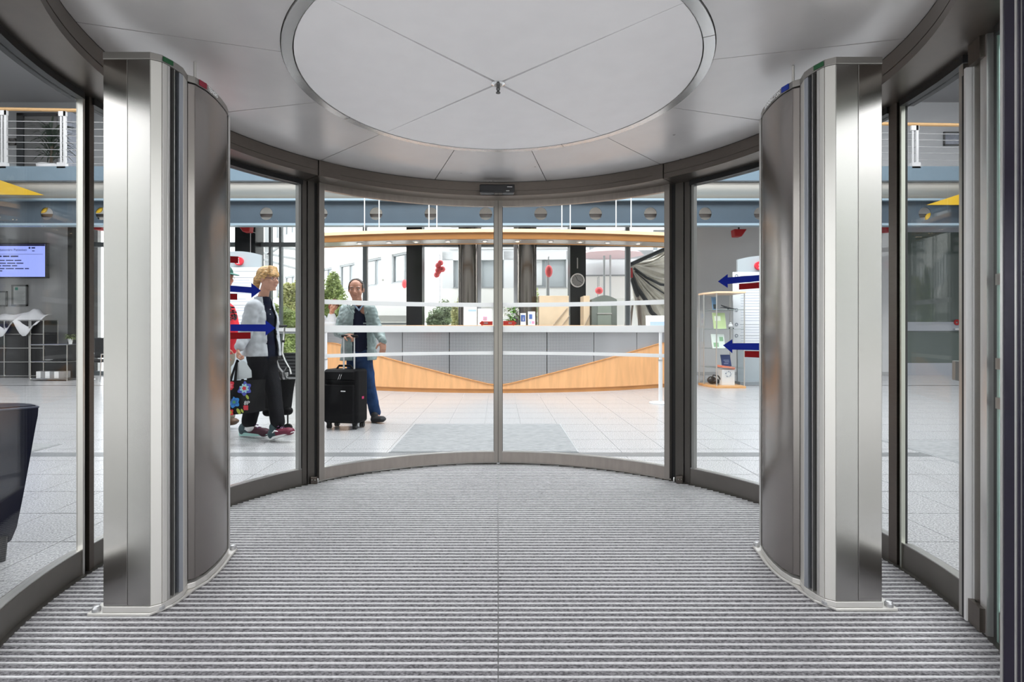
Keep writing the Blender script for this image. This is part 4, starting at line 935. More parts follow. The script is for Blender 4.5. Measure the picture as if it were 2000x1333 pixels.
MB().lathe((X0 + .28, 11.75, .5 * (Z1 + .04) + .009), [(.02, 0), (.07, .03), (.075, .035), (.06, .03)], 16).build('dish', PAPERW, bw, smooth=True)
sp2 = thing('shelf_plant', 'small dark green plant in a white vase on the open shelf', 'plant', (X1 - .05, 11.75, Z1 + .009))
MB().lathe((X1 - .05, 11.75, Z1 + .009), [(.03, 0), (.05, .12), (.045, .13)], 14).build('vase', PAPERW, sp2, smooth=True)
q = MB()
for i in range(50): a_ = random.uniform(0, 6.28); b_ = Vector((X1 - .05, 11.75, Z1 + .14)); leafblade(q, b_, b_ + Vector((math.cos(a_) * .16, math.sin(a_) * .12, random.uniform(-.03, .13))), .02, 4)
q.build('foliage', mat('shelf_leaf', (.10, .13, .04), .5), sp2)
cl = MB(); n = 14
for sgn in (0,):
    vs = []; X0c, X1c = xx(-20, 12.3), xx(70, 12.3)
    for i in range(n + 1):
        for j in range(6):
            u = i / n; v_ = j / 5; x = X0c + (X1c - X0c) * u; pk = math.exp(-((u - .68) / .09) ** 2) * .14
            z = zz(613, 12.3) - .03 * math.sin(u * 9) + (.0 if v_ < .3 else -(v_ - .3) * (.25 + .5 * abs(math.sin(u * 6.5)))) + pk * (1 - v_)
            vs.append((x, 12.75 - v_ * .45, z))
    cl.add(vs, [(i * 6 + j, (i + 1) * 6 + j, (i + 1) * 6 + j + 1, i * 6 + j + 1) for i in range(n) for j in range(5)])
cb = cl.build('white_cloth', mat('white_cloth', (.7, .7, .72), .8), None, smooth=True); tag(cb, 'crumpled white cloth draped over the tall black cabinet', 'cloth'); sm = cb.modifiers.new('s', 'SOLIDIFY'); sm.thickness = .01
# armchair in the left foreground
ch = thing('armchair', 'dark navy leather armchair at the left edge outside the drum', 'chair', (-2.75, 2.55, 0))
NL = mat('navy_leather', (.003, .004, .014), .4, spec=.12)
zt_ = zz(795, 2.55)
def shell(off):
    pts = []
    return pts
bx0 = xx(70, 2.6); 
prof = [(68, 792), (75, 797), (74, 812), (70, 832), (57, 905), (46, 965), (33, 1030), (22, 1056), (8, 1066)]
q = MB(); vs = []; K = 28; cx, cy = -2.90, 2.60
for (px, py) in prof:
    rx = xx(px, 2.58) - cx; z = zz(py, 2.58); k_ = rx / (xx(75, 2.58) - cx)
    for i in range(K):
        a_ = 2 * math.pi * i / K; c_, s_ = math.cos(a_), math.sin(a_); e = 1 / (abs(c_) ** 1.35 + abs(s_) ** 1.35) ** (1 / 1.35)
        vs.append((cx + rx * c_ * e, cy - .02 * c_ + .24 * k_ * s_ * e, z - .03 * (1 - c_)))
N = len(prof); fs = [tuple(range(K)), tuple(range((N - 1) * K, N * K))[::-1]]
for j in range(N - 1):
    for k in range(K): fs.append((j * K + k, j * K + (k + 1) % K, (j + 1) * K + (k + 1) % K, (j + 1) * K + k))
q.add(vs, fs); o = q.build('upholstered_body', NL, ch, smooth=True)
q = MB(); q.tube([Vector(vs[K + i % K]) + Vector((0, 0, .004)) for i in range(-8, 9)], .005, 6); q.build('seam_piping', mat('navy_piping', (.05, .055, .09), .4), ch, smooth=True)
MB().ball((cx, cy, zz(800, 2.58)), .30, 18, 8, (1.3, .5, .10)).build('seat_cushion', NL, ch, smooth=True)
for (x, yy) in ((xx(3, 2.55), 2.55), (-3.2, 2.6), (-2.9, 2.42), (-2.9, 2.78)): MB().tube([(x, yy, .0), (x, yy, .12)], [.015, .024], 10).build('leg', BLACKR, ch)
# dark chairs seen in the narrow gap
dc = thing('office_chair', 'black chair with chrome runner seen between mullion and left column', 'chair', (xx(190, 11.5), 11.5, 0))
c = Vector((xx(190, 11.5), 11.5, 0))
MB().box((c.x - .25, c.y - .22, .42), (c.x + .25, c.y + .25, .48)).build('seat', SB, dc, bevel=.02); MB().box((c.x - .22, c.y + .2, .5), (c.x + .22, c.y + .25, .95)).build('backrest', SB, dc, bevel=.02)
for s_ in (-1, 1): MB().tube([(c.x + s_ * .24, c.y + .22, .6), (c.x + s_ * .24, c.y - .2, .6), (c.x + s_ * .24, c.y - .24, .02), (c.x + s_ * .24, c.y + .25, .02)], .012, 8).build('sled_leg', CHROME, dc, smooth=True)
# ================================================================ RIGHT SIDE DOOR
rdoor = thing('door_5', 'grey-framed glass doors at far right behind the drum glass', 'door', (xx(1830, BW), BW, 0), kind='structure')
x0_, x1_ = 9.98, 14.9
GF = mat('door_frame_grey', (.36, .38, .42), .4)
for (a_, b_) in (((x0_, 0), (x1_, .30)), ((x0_, 1.10), (x1_, 1.32)), ((x0_, 3.55), (x1_, 3.75))): MB().box((a_[0], BW - .03, a_[1]), (b_[0], BW + .05, b_[1])).build('frame_rail', GF, rdoor)
for x in (x0_, x0_ + 1.75, x0_ + 3.3, x1_ - .1): MB().box((x, BW - .04, 0), (x + .12, BW + .06, 3.75)).build('frame_stile', GF, rdoor)
MB().box((x0_, BW + .0, .3), (x1_, BW + .012, 3.55)).build('glass_pane', mat('dark_door_glass', (.10, .125, .115), .06), rdoor)
MB().box((xx(1859, BW), BW - .1, 1.12), (xx(1875, BW), BW - .03, 1.16)).build('handle', CHROME, rdoor); disc(MB(), (xx(1866, BW), 0, zz(630, BW)), .03, .07, BW - .05, BW - .03, 20).build('red_ring', rf, rdoor)
YEL = mat('ochre_panel', (.62, .38, .01), .45)
# suspended ochre sail panels below the balcony at both sides
for (s_, p_) in ((1, [(1808, 401), (1875, 401), (1960, 401), (1960, 372), (1873, 380)]), (-1, [(88, 382), (0, 381), (-60, 381), (-60, 352), (0, 352)])):
    pts = [P(px, py, BD - .12) for (px, py) in p_]; k = len(pts)
    q = MB(); q.add([tuple(p) for p in pts] + [(p.x, p.y - .03, p.z) for p in pts], [tuple(range(k)), tuple(range(2 * k - 1, k - 1, -1))] + [(i, (i + 1) % k, k + (i + 1) % k, k + i) for i in range(k)])
    t = q.build('ochre_sail', YEL, None); w0 = max(p.z for p in pts); MB().tube([(pts[2].x, pts[2].y, pts[2].z), (pts[2].x, BD + .01, w0 + .2)], .005, 5).build('hanging_wire', MATS['wire_steel'], None).parent = t; tag(t, 'ochre triangular panel in front of the balcony, %s side' % ('right' if s_ > 0 else 'left'), 'panel')
for (px, py) in ((83, 405), (191, 405), (1817, 424)):
    t = thing('ochre_disc', 'ochre disc in the beam hole %s' % {83: 'at far left', 191: 'beside the left mullion', 1817: 'at far right'}[px], 'disc', P(px, py, BD + .15))
    c = P(px, py + 2, BD + .15); disc(MB(), c, 0, .105, BD + .13, BD + .16, 24).build('disc_plate', YEL, t)
# ================================================================ COURTYARD BEYOND THE GLASS
gp = MB().box((-60, BW + .3, -.2), (60, 70, -.02)).build('ground', mat('courtyard_paving', (.75, .75, .73), .8), None); tag(gp, 'pale courtyard paving beyond the window wall', 'ground', kind='structure')
gp = MB().box((-60, -60, -.2), (60, 1.36, -.012)).build('pavement', mat('forecourt_paving', (.42, .42, .41), .8, noise=.1, nscale=3), None); tag(gp, 'grey forecourt paving outside the entrance', 'ground', kind='structure')
BWH = mat('white_render', (.86, .86, .83), .8); WG = mat('pane_grey', (.44, .48, .50), .15); CUR = mat('net_curtain', (.66, .68, .68), .8); FRW = mat('grey_window_frame', (.30, .32, .33), .5)
def facade(name, lab, p0, p1, z1, wins, eave_z=None):
    p0 = Vector((*p0, 0)); p1 = Vector((*p1, 0)); u = (p1 - p0); L_ = u.length; u.normalize(); nrm = Vector((u.y, -u.x, 0))
    t = thing(name, lab, 'building', p0)
    # wall bands around the window band
    zs_ = sorted(set([w_[2] for w_ in wins] + [w_[3] for w_ in wins]))
    def slab(nm, s0, s1, za, zb_, m, off=0, th=.3, par=t):
        c_ = p0 + u * (s0 + s1) / 2 - nrm * (th / 2 - off) + Vector((0, 0, (za + zb_) / 2)); q = MB(); q.obox(c_, u * (s1 - s0) / 2, nrm * th / 2, Vector((0, 0, (zb_ - za) / 2))); return q.build(nm, m, par)
    rows = {}
    for w_ in wins: rows.setdefault((w_[2], w_[3]), []).append((w_[0], w_[1]))
    zc = 0
    for (za, zb_) in sorted(rows):
        if za > zc: slab('wall_band', 0, L_, zc, za, BWH)
        s = 0
        for (a_, b_) in sorted(rows[(za, zb_)]):
            if a_ > s: slab('wall_pier', s, a_, za, zb_, mat('pier_grey', (.68, .70, .71), .7))
            wn = slab('window', a_, b_, za, zb_, WG, -.15, .03)
            def sub(nm, s0, s1, z0_, z1_, m, off): 
                c_ = p0 + u * (s0 + s1) / 2 + nrm * off + Vector((0, 0, (z0_ + z1_) / 2)); q = MB(); q.obox(c_ , u * (s1 - s0) / 2, nrm * .02, Vector((0, 0, (z1_ - z0_) / 2))); o = q.build(nm, m, None); o.parent = wn; o.location = wn.matrix_basis.inverted() @ Vector((0, 0, 0)) - (Vector(t.location) if False else Vector(t.location)); return o
            w2 = b_ - a_
            sub('curtain', a_ + w2 * .12, a_ + w2 * .5, za + .1, zb_ - .1, CUR, -.13); sub('window_frame', a_, a_ + .05, za, zb_, FRW, -.1); sub('window_frame', b_ - .05, b_, za, zb_, FRW, -.1); sub('window_frame', a_ + w2 * .55, a_ + w2 * .55 + .05, za, zb_, FRW, -.1); sub('window_frame', a_, b_, zb_ - .08, zb_, FRW, -.08); sub('sill', a_, b_, za, za + .05, FRW, -.0)
            s = b_
        if s < L_: slab('wall_pier', s, L_, za, zb_, MATS['pier_grey'])
        zc = zb_
    slab('wall_band', 0, L_, zc, z1, BWH)
    return t, slab, L_
p0 = (-14.0, 31.9); p1 = (-2.45, 18.9)
L_ = math.hypot(p1[0] - p0[0], p1[1] - p0[1]); W_ = []
s = .6
while s + 1.6 < L_: W_.append((s, s + 1.55, 2.95, 4.12)); W_.append((s, s + 1.55, 6.4, 7.6)); s += 2.35
facade('hospital_wing', 'white receding hospital wing with curtained windows beyond the courtyard', p0, p1, 11, W_)
W_ = [(.4, 2.2, 2.6, 3.9), (2.7, 4.4, 2.6, 3.9), (5.2, 6.6, 3.6, 4.6), (7.4, 8.8, 3.6, 4.6), (.4, 2.2, 5.4, 6.5), (2.7, 4.4, 5.4, 6.5)]
t, slab, L_ = facade('hospital_block', 'white hospital block with slatted blinds beyond the courtyard', (-2.0, 18.75), (7.5, 18.2), 9, W_)
for k in range(12): slab('blind_slat', .3, 4.5, 3.98 + k * .10, 4.03 + k * .10, mat('blind_grey', (.62, .64, .65), .6), .03, .03)
slab('balcony_band', 4.6, L_, 2.2, 2.95, BWH, .5, .5); slab('coping', 4.6, L_, 2.95, 3.0, FRW, .52, .5); slab('ledge', 0, 4.6, 1.95, 2.0, FRW, .05, .1)
# far left gable with lean-to frame
facade('side_building', 'pale building seen behind the left shrubs', (-21, 30), (-14.3, 32.6), 9, [(4.2, 5.0, 3.0, 4.2), (1.5, 3.3, 5.6, 6.6)])
fr = thing('steel_frame', 'light grey steel canopy frame in front of the side building', 'frame', (-7.6, 18.5, 0))
FG = mat('frame_grey', (.45, .47, .48), .5)
for (px, y0_, y1_) in ((520, 0, 0), (549, 0, 0), (580, 0, 0)):
    x = xx(px, 18.5); MB().box((x - .06, 18.5, 0), (x + .06, 18.6, 5.2)).build('frame_post', FG, fr)
for (a_, b_) in (((512, 494), (590, 508)), ((515, 507), (590, 528)), ((500, 478), (590, 488)), ((520, 500), (549, 480))): MB().tube([P(*a_, 18.5), P(*b_, 18.5)], .05, 6).build('frame_rail', FG, fr)
# pavilion
pv = thing('garden_pavilion', 'white pointed pavilion roof in the courtyard', 'tent', (xx(755, 16), 16, 0))
TENT = mat('tent_white', (.88, .88, .85), .7); ap = P(748, 547, 16.4); zb_ = zz(618, 16)
cn = [(xx(672, 15.4), 15.2), (xx(822, 15.4), 15.2), (xx(822, 15.4), 17.6), (xx(672, 15.4), 17.6)]
q = MB(); q.add([(c_[0], c_[1], zb_) for c_ in cn] + [tuple(ap), ] + [(c_[0], c_[1], zb_ - .18) for c_ in cn], [(0, 1, 4), (1, 2, 4), (2, 3, 4), (3, 0, 4), (0, 5, 6, 1), (1, 6, 7, 2), (2, 7, 8, 3), (3, 8, 5, 0)])
o = q.build('roof_skin', TENT, pv)
q = MB(); q.ball(ap, .05, 10, 8); q.build('finial', TENT, pv, smooth=True)
for c_ in cn: MB().tube([(c_[0], c_[1], -.02), (c_[0], c_[1], zb_)], .04, 8).build('tent_pole', ALU, pv)
MB().box((cn[0][0], 15.3, .3), (cn[1][0], 15.34, 1.28)).build('side_wall', TENT, pv); MB().box((cn[0][0], 15.28, 1.28), (cn[1][0], 15.35, 1.33)).build('counter_edge', FRW, pv)
# shrubs and trees
def shrub(name, lab, c, rx, ry, z0, z1, n, m, leaf=.05, trunk=True):
    t = thing(name, lab, 'tree' if 'tree' in name else 'shrub', (c[0], c[1], -.02)); q = MB(); rnd = random.Random(sum(map(ord, lab)))
    lobes = [(c[0] + rnd.uniform(-.6, .6) * rx, c[1] + rnd.uniform(-.5, .5) * ry, z0 + (z1 - z0) * rnd.uniform(.25, .8), rnd.uniform(.35, .6)) for _ in range(9)] + [(c[0], c[1], (z0 + z1) / 2, .8)]
    for i in range(n):
        lx, ly, lz, lr = rnd.choice(lobes); 
        th = rnd.uniform(0, 6.28); ph = math.acos(rnd.uniform(-1, 1)); rr_ = lr * rnd.uniform(.6, 1) 
        p = Vector((lx + rx * rr_ * math.sin(ph) * math.cos(th), ly + ry * rr_ * math.sin(ph) * math.sin(th), lz + (z1 - z0) / 2 * rr_ * math.cos(ph)))
        p.z = max(z0, min(z1 + .1, p.z)); a_ = Vector((rnd.uniform(-1, 1), rnd.uniform(-1, 1), rnd.uniform(-.6, .6))).normalized(); b_ = a_.orthogonal().normalized()
        q.add([p - a_ * leaf, p - b_ * leaf * .5, p + a_ * leaf, p + b_ * leaf * .5], [(0, 1, 2, 3)])
    f = q.build('foliage', m, t, fix=False); tag(f, kind='stuff')
    q = MB()
    for k in range(5): a_ = k * 1.26; q.tube([(c[0] + .05 * math.cos(a_), c[1] + .05 * math.sin(a_), -.02), (c[0] + .3 * rx * math.cos(a_), c[1] + .3 * ry * math.sin(a_), z0 + (z1 - z0) * .6)], [.03, .012], 6)
    q.build('stems', mat('bark', (.10, .08, .06), .9), t)
LG = mat('light_foliage', (.62, .78, .32), .6, noise=.4, nscale=4); LY = mat('yellow_foliage', (.80, .82, .42), .6, noise=.35, nscale=4); MG = mat('mid_foliage', (.40, .48, .32), .6, noise=.5, nscale=4)
shrub('tree', 'light green tree behind the man with the suitcase', (xx(648, 14.6), 14.6), .55, .4, .5, zz(518, 14.6), 9000, LG)
shrub('shrub', 'yellow-green shrub behind the woman, beyond the glass', (xx(572, 15.2), 15.2), .5, .5, 1.4, zz(545, 15.2), 8000, LY)
shrub('shrub', 'mid green bush low behind the woman', (xx(556, 14.0), 14.0), .5, .3, .3, 1.95, 7000, LG)
shrub('shrub', 'small grey-green bush behind the counter, left of the bronze column', (xx(862, 14.8), 14.8), .42, .35, .8, zz(588, 14.8), 4000, MG, .04)
shrub('shrub', 'low leafy plant left of the round columns', (xx(892, 14.2), 14.2), .2, .3, .8, zz(580, 14.6), 2000, LY, .04)
shrub('shrub', 'tall narrow plant between round column and beech counter', (xx(1044, 14.4), 14.4), .16, .2, .8, zz(562, 14.4), 1500, LG, .05)
# planter / dark bench below left glazing
pl = thing('planter_wall', 'dark ribbed planter bench under the left window', 'planter', (xx(555, 12.6), 12.6, 0))
MB().box((xx(470, 12.6), 12.55, .0), (xx(590, 12.6), 12.95, zz(690, 12.6))).build('planter_body', SB, pl, bevel=.01)
for k in range(6): MB().box((xx(470, 12.6), 12.53, .06 + k * .08), (xx(590, 12.6), 12.55, .10 + k * .08)).build('rib', mat('rib_dark', (.05, .052, .055), .4), pl)
MB().box((xx(470, 12.6), 12.5, zz(648, 12.6)), (xx(590, 12.6), 12.9, zz(641, 12.6))).build('window_ledge', mat('white_ledge', (.8, .8, .8), .4), pl); MB().box((xx(470, 12.6), 12.52, zz(652, 12.6)), (xx(590, 12.6), 12.88, zz(648, 12.6))).build('ledge_under_rail', FRW, pl)  # grey rail along the underside of the white ledge
for px in (480, 585): MB().box((xx(px, 12.6) - .02, 12.6, .5), (xx(px, 12.6) + .02, 12.7, zz(648, 12.6))).build('ledge_post', FRW, pl)
# tarpaulin on poles
tp = thing('construction_tarpaulin', 'beige tarpaulin gathered in folds with black straps in the courtyard', 'tarpaulin', (xx(1270, 14.6), 14.6, 0))
TB = mat('beige_tarp', (.60, .57, .50), .7, noise=.12, nscale=4); hub = P(1229, 518, 14.3)
q = MB(); vs = [tuple(hub)]; edge = []
ctrl = [(1300, 480), (1345, 478), (1360, 520), (1362, 560), (1362, 600), (1350, 640), (1300, 655), (1260, 700)]
nf = 56
for i in range(nf + 1):
    u = i / nf * (len(ctrl) - 1); k = min(int(u), len(ctrl) - 2); f_ = u - k; px = ctrl[k][0] * (1 - f_) + ctrl[k + 1][0] * f_; py = ctrl[k][1] * (1 - f_) + ctrl[k + 1][1] * f_
    e = P(px, py, 15.0 + .16 * math.sin(i * 1.35) + .08 * math.sin(i * .5)); edge.append(e)
NR = 8
for i, e in enumerate(edge):
    for j in range(1, NR + 1):
        f_ = j / NR; p = hub.lerp(e, f_); p = p + Vector((0, .12 * math.sin(f_ * 5 + i * .9) * f_, .05 * math.sin(f_ * 6 + i * .4) - .12 * math.sin(f_ * math.pi))); vs.append(tuple(p))
fs = []
for i in range(nf):
    b = 1 + i * NR; b2 = b + NR; fs.append((0, b, b2))
    for j in range(NR - 1): fs.append((b + j, b + j + 1, b2 + j + 1, b2 + j))
q.add(vs, fs); o = q.build('tarp_skin', TB, tp, smooth=True, fix=False); o.modifiers.new('s', 'SOLIDIFY').thickness = .01
for pts, r_ in ((((1229, 518), (1262, 503), (1296, 488), (1330, 462)), .055), (((1231, 530), (1243, 560), (1262, 588), (1272, 610), (1285, 622)), .06), (((1234, 545), (1240, 565), (1246, 580)), .05), (((1238, 524), (1262, 542), (1290, 556), (1320, 560)), .035), (((1240, 530), (1270, 556), (1304, 578)), .02)):
    MB().tube([P(px, py, 14.2) for (px, py) in pts], r_, 8).build('black_strap', mat('strap_black', (.03, .033, .035), .6), tp, smooth=True)
MB().tube([P(1231, 524, 14.15), P(1232, 543, 14.15)], .06, 8).build('red_pennant', rf, tp)
for (a_, b_) in (((1245, 562), (1252, 640)), ((1236, 590), (1222, 640)), ((1248, 585), (1262, 700)), ((1228, 562), (1214, 590))): MB().tube([P(*a_, 14.3), (P(*b_, 14.3).x, 14.3, -.02)], .03, 8).build('prop_pole', mat('prop_wood', (.32, .26, .22), .7), tp)
# red decorations beyond the glass, standing on added poles
for (px, py, d, r_, lab, k) in ((858, 526, 15, .14, 'red decoration cluster hanging left of the round columns', (1, 1, 1.9)), (1072, 530, 15, .14, 'pink-red oval lantern right of the round columns', (.75, .75, 1.25)), (790, 555, 18.2, .12, 'orange-red lantern beside the pavilion roof', (.8, .8, 1.3)), (1170, 568, 16, .12, 'pink round lantern above the arched cabinet', (1, 1, .9))):
    t = thing('red_decoration', lab, 'lantern', P(px, py, d)); m = mat('pinkish_red', (.85, .12, .13), .5)
    if px == 858:
        rnd = random.Random(3)
        for k2 in range(7): q = MB(); q.ball(P(px + rnd.uniform(-5, 6), py + rnd.uniform(-14, 16), d), .085, 10, 7); q.build('decoration_ball', m, t, smooth=True)
    else: q = MB(); q.ball(P(px, py, d), r_, 14, 10, k); q.build('decoration_body', m, t, smooth=True)
    pz = P(px, py - 8, d); MB().tube([(pz.x, d + .22, -.02), (pz.x, d + .22, pz.z + .3), (pz.x, d, pz.z + .3), (pz.x, d, pz.z)], .009, 6).build('decoration_pole', FRW, t)
for (px, lab) in ((1070, 'grey post below the pink lantern in the courtyard'), (1180, 'thin pale flag post beyond the arched cabinet')):
    t = thing('courtyard_post', lab, 'post', (xx(px, 15.3), 15.3, -.02)); MB().tube([(xx(px, 15.3), 15.3, -.02), (xx(px, 15.3), 15.3, zz(533 if px == 1070 else 500, 15.3))], .05 if px == 1070 else .03, 8).build('post_tube', FG, t)
t = thing('parasol', 'faded pink parasol canopy high in the courtyard', 'parasol', (xx(1192, 17.2), 17.2, -.02))
c = P(1192, 488, 17.2); MB().lathe(c, [(1.1, -.18), (.6, .02), (.05, .22)], 8).build('canopy', mat('faded_pink', (.78, .58, .60), .7), t); MB().tube([(c.x, c.y, -.02), (c.x, c.y, c.z)], .03, 8).build('pole', FG, t)
# ================================================================ OUTSIDE BEHIND THE CAMERA (seen in reflections)
t = MB().box((-9, -.9, 3.6), (9, 1.0, 3.85)).build('overhead_dark_slab', mat('dark_slab', (.16, .155, .15), .7), None); tag(t, 'dark entrance canopy slab outside above the viewpoint', 'canopy', kind='structure')  # added slab out of view, its reflection darkens the column tops
for (x, y_, lab) in ((-7.5, -13, 'leafy street tree outside, reflected at left'), (8, -12, 'leafy street tree outside, reflected at right'), (1.5, -17, 'leafy street tree outside, reflected in the middle')):
    shrub('street_tree', lab, (x, y_), 2.4, 2.4, 2.0, 6.5, 5000, MG, .16)

ob = thing('reflection_backdrop', 'pale building added across the forecourt to dim the reflections, otherwise unseen', 'building', (0, -22, 0))  # added backdrop behind the camera, dims what the steel columns reflect
MB().box((-34, -30, -.02), (34, -22, 9.5)).build('wall', mat('backdrop_render', (.52, .52, .49), .8), ob)
for i in range(14):
    for j in range(3):
        MB().box((-31 + i * 4.5, -21.99, 1.2 + j * 2.9), (-28.6 + i * 4.5, -21.9, 2.9 + j * 2.9)).build('window', WG, ob)
# ================================================================ PEOPLE AND WHAT THEY CARRY
from mathutils import noise as mnoise
class BL:
    """soft volumes fused into one surface by a voxel remesh"""
    def __init__(s): s.mb = MB()
    def limb(s, p0, p1, r0, r1, side=None, flat=1.0, n=14):
        p0, p1 = Vector(p0), Vector(p1); t = (p1 - p0); L_ = t.length; t.normalize()
        a = Vector(side) if side is not None else t.orthogonal(); a = (a - a.dot(t) * t).normalized(); b = t.cross(a)
        prof = []
        for k in range(1, 5): th = math.pi / 2 * k / 4; prof.append((-r0 * math.cos(th) * min(1, flat * 1.0 if flat < 1 else 1), r0 * math.sin(th)))
        for k in range(4): th = math.pi / 2 * k / 4; prof.append((L_ + r1 * math.sin(th) * min(1, flat), r1 * math.cos(th)))
        vs = []
        for (h, r_) in prof: vs += [p0 + t * h + a * r_ * math.cos(2 * math.pi * k / n) + b * r_ * flat * math.sin(2 * math.pi * k / n) for k in range(n)]
        fs = [tuple(range(n))[::-1], tuple(range((len(prof) - 1) * n, len(prof) * n))]
        for i in range(len(prof) - 1):
            for k in range(n): fs.append((i * n + k, i * n + (k + 1) % n, (i + 1) * n + (k + 1) % n, (i + 1) * n + k))
        s.mb.add(vs, fs); return s
    def chain(s, pts, rs, side=None, flat=1.0):
        for i in range(len(pts) - 1): s.limb(pts[i], pts[i + 1], rs[i], rs[i + 1], side, flat)
        return s
    def ell(s, c, ax, ay, az, nu=16, nv=10):
        c = Vector(c); ax, ay, az = Vector(ax), Vector(ay), Vector(az); q = MB().ball((0, 0, 0), 1, nu, nv)
        s.mb.add([c + ax * v[0] + ay * v[1] + az * v[2] for v in q.v], q.f); return s
    def mesh(s, name, mats, parent, voxel=.008, smooth=3, keep=None, wrinkle=0, wscale=9, solid=0, matfn=None):
        o = s.mb.build(name + '_raw', mats if not isinstance(mats, (list, tuple)) else mats[0], None, fix=True)
        r_ = o.modifiers.new('r', 'REMESH'); r_.mode = 'VOXEL'; r_.voxel_size = voxel
        if smooth: m_ = o.modifiers.new('s', 'SMOOTH'); m_.factor = .5; m_.iterations = smooth
        bpy.context.view_layer.update()
        me = bpy.data.meshes.new_from_object(o.evaluated_get(bpy.context.evaluated_depsgraph_get()))
        old = o.data; bpy.data.objects.remove(o); bpy.data.meshes.remove(old)
        bm = bmesh.new(); bm.from_mesh(me)
        if wrinkle:
            bm.normal_update()
            for v in bm.verts:
                q = v.co * wscale; k = mnoise.noise(Vector((q.x, q.y, q.z * .55))) + .5 * mnoise.noise(q * 2.3); v.co += v.normal * wrinkle * k
        if keep:
            bm.normal_update(); dead = [f for f in bm.faces if not keep(f.calc_center_median(), f.normal)]; bmesh.ops.delete(bm, geom=dead, context='FACES')
        if matfn:
            for f in bm.faces: f.material_index = matfn(f.calc_center_median(), f.normal)
        off = parent_loc(parent) if parent else Vector((0, 0, 0))
        for v in bm.verts: v.co -= off
        me.materials.clear()
        for m_ in (mats if isinstance(mats, (list, tuple)) else [mats]): me.materials.append(m_)
        bm.to_mesh(me); bm.free(); me.name = name
        o = bpy.data.objects.new(name, me); COL.objects.link(o); shade(o)
        if parent: o.parent = parent
        if solid: sm_ = o.modifiers.new('solid', 'SOLIDIFY'); sm_.thickness = solid; sm_.offset = 1
        return o
class Head:
    def __init__(s, c, h, fwd, up=(0, 0, 1)):
        s.c = Vector(c); s.h = h; s.f = Vector(fwd).normalized(); s.u = Vector(up); s.u = (s.u - s.u.dot(s.f) * s.f).normalized(); s.s = s.f.cross(s.u)
    def p(s, x, y, z): return s.c + (s.s * x + s.f * y + s.u * z) * s.h
    def v(s, x, y, z): return (s.s * x + s.f * y + s.u * z) * s.h
    def loc(s, q): d = (Vector(q) - s.c) / s.h; return d.dot(s.s), d.dot(s.f), d.dot(s.u)
    def ell(s, bl, x, y, z, rx, ry, rz): bl.ell(s.p(x, y, z), s.v(rx, 0, 0), s.v(0, ry, 0), s.v(0, 0, rz))
    def limb(s, bl, a, b, r0, r1, flat=1, side=None): bl.limb(s.p(*a), s.p(*b), r0 * s.h, r1 * s.h, s.s if side is None else side, flat)
    def build(s, bl, neck, rn=.052):
        s.ell(bl, 0, -.07, .13, .315, .385, .36); s.ell(bl, 0, .07, -.06, .275, .285, .36); s.ell(bl, 0, .10, -.26, .20, .22, .20)
        s.limb(bl, (-.07, .225, -.40), (.07, .225, -.40), .085, .085)
        s.limb(bl, (0, .325, .05), (0, .40, -.085), .028, .05); s.limb(bl, (-.045, .36, -.10), (.045, .36, -.10), .035, .035)
        s.limb(bl, (-.17, .265, .105), (.17, .265, .105), .055, .055)
        for k in (-1, 1): s.ell(bl, k * .16, .22, -.09, .10, .10, .11); s.ell(bl, k * .315, -.03, .0, .035, .075, .115)
        s.limb(bl, (-.07, .325, -.205), (.07, .325, -.205), .032, .032); s.limb(bl, (-.055, .32, -.245), (.055, .32, -.245), .034, .034)
        bl.limb(s.p(0, -.10, -.22), neck, rn * 1.0, rn * 1.12)
    def face(s, parent, skin, brow, lip, iris=None, glasses=None):
        EW = mat('eye_white', (.75, .74, .72), .3); IR = mat('iris_dark', (.03, .02, .015), .2)
        for k in (-1, 1):
            q = MB(); q.ball(s.p(k * .135, .262, .035), .052 * s.h, 12, 8, (1, 1, .8)); q.build('eye', EW, parent, smooth=True)
            q = MB(); q.ball(s.p(k * .135, .300, .032), .024 * s.h, 10, 6); q.build('iris', IR, parent, smooth=True)
            q = MB(); q.tube([s.p(k * .06, .325, .115), s.p(k * .14, .315, .135), s.p(k * .22, .27, .115)], .018 * s.h, 8); q.build('eyebrow', brow, parent, smooth=True)
            q = MB(); q.tube([s.p(k * .075, .302, .055), s.p(k * .135, .31, .075), s.p(k * .20, .275, .055)], .012 * s.h, 8); q.build('eyelid', skin, parent, smooth=True)
        q = MB(); q.tube([s.p(-.09, .325, -.226), s.p(-.03, .352, -.222), s.p(.03, .352, -.222), s.p(.09, .325, -.226)], .012 * s.h, 8); q.build('mouth', lip, parent, smooth=True)
        if glasses:
            q = MB()
            for k in (-1, 1):
                pts = [s.p(k * .14 + .085 * math.cos(a_ * math.pi / 6), .345 - .02 * abs(math.cos(a_ * math.pi / 6)), .02 + .06 * math.sin(a_ * math.pi / 6)) for a_ in range(13)]; q.tube(pts, .007 * s.h, 6)
                q.tube([s.p(k * .22, .33, .03), s.p(k * .32, .18, .04), s.p(k * .335, -.02, .05)], .009 * s.h, 6)
            q.tube([s.p(-.055, .35, .035), s.p(0, .37, .045), s.p(.055, .35, .035)], .008 * s.h, 6); q.build('glasses', glasses, parent, smooth=True)
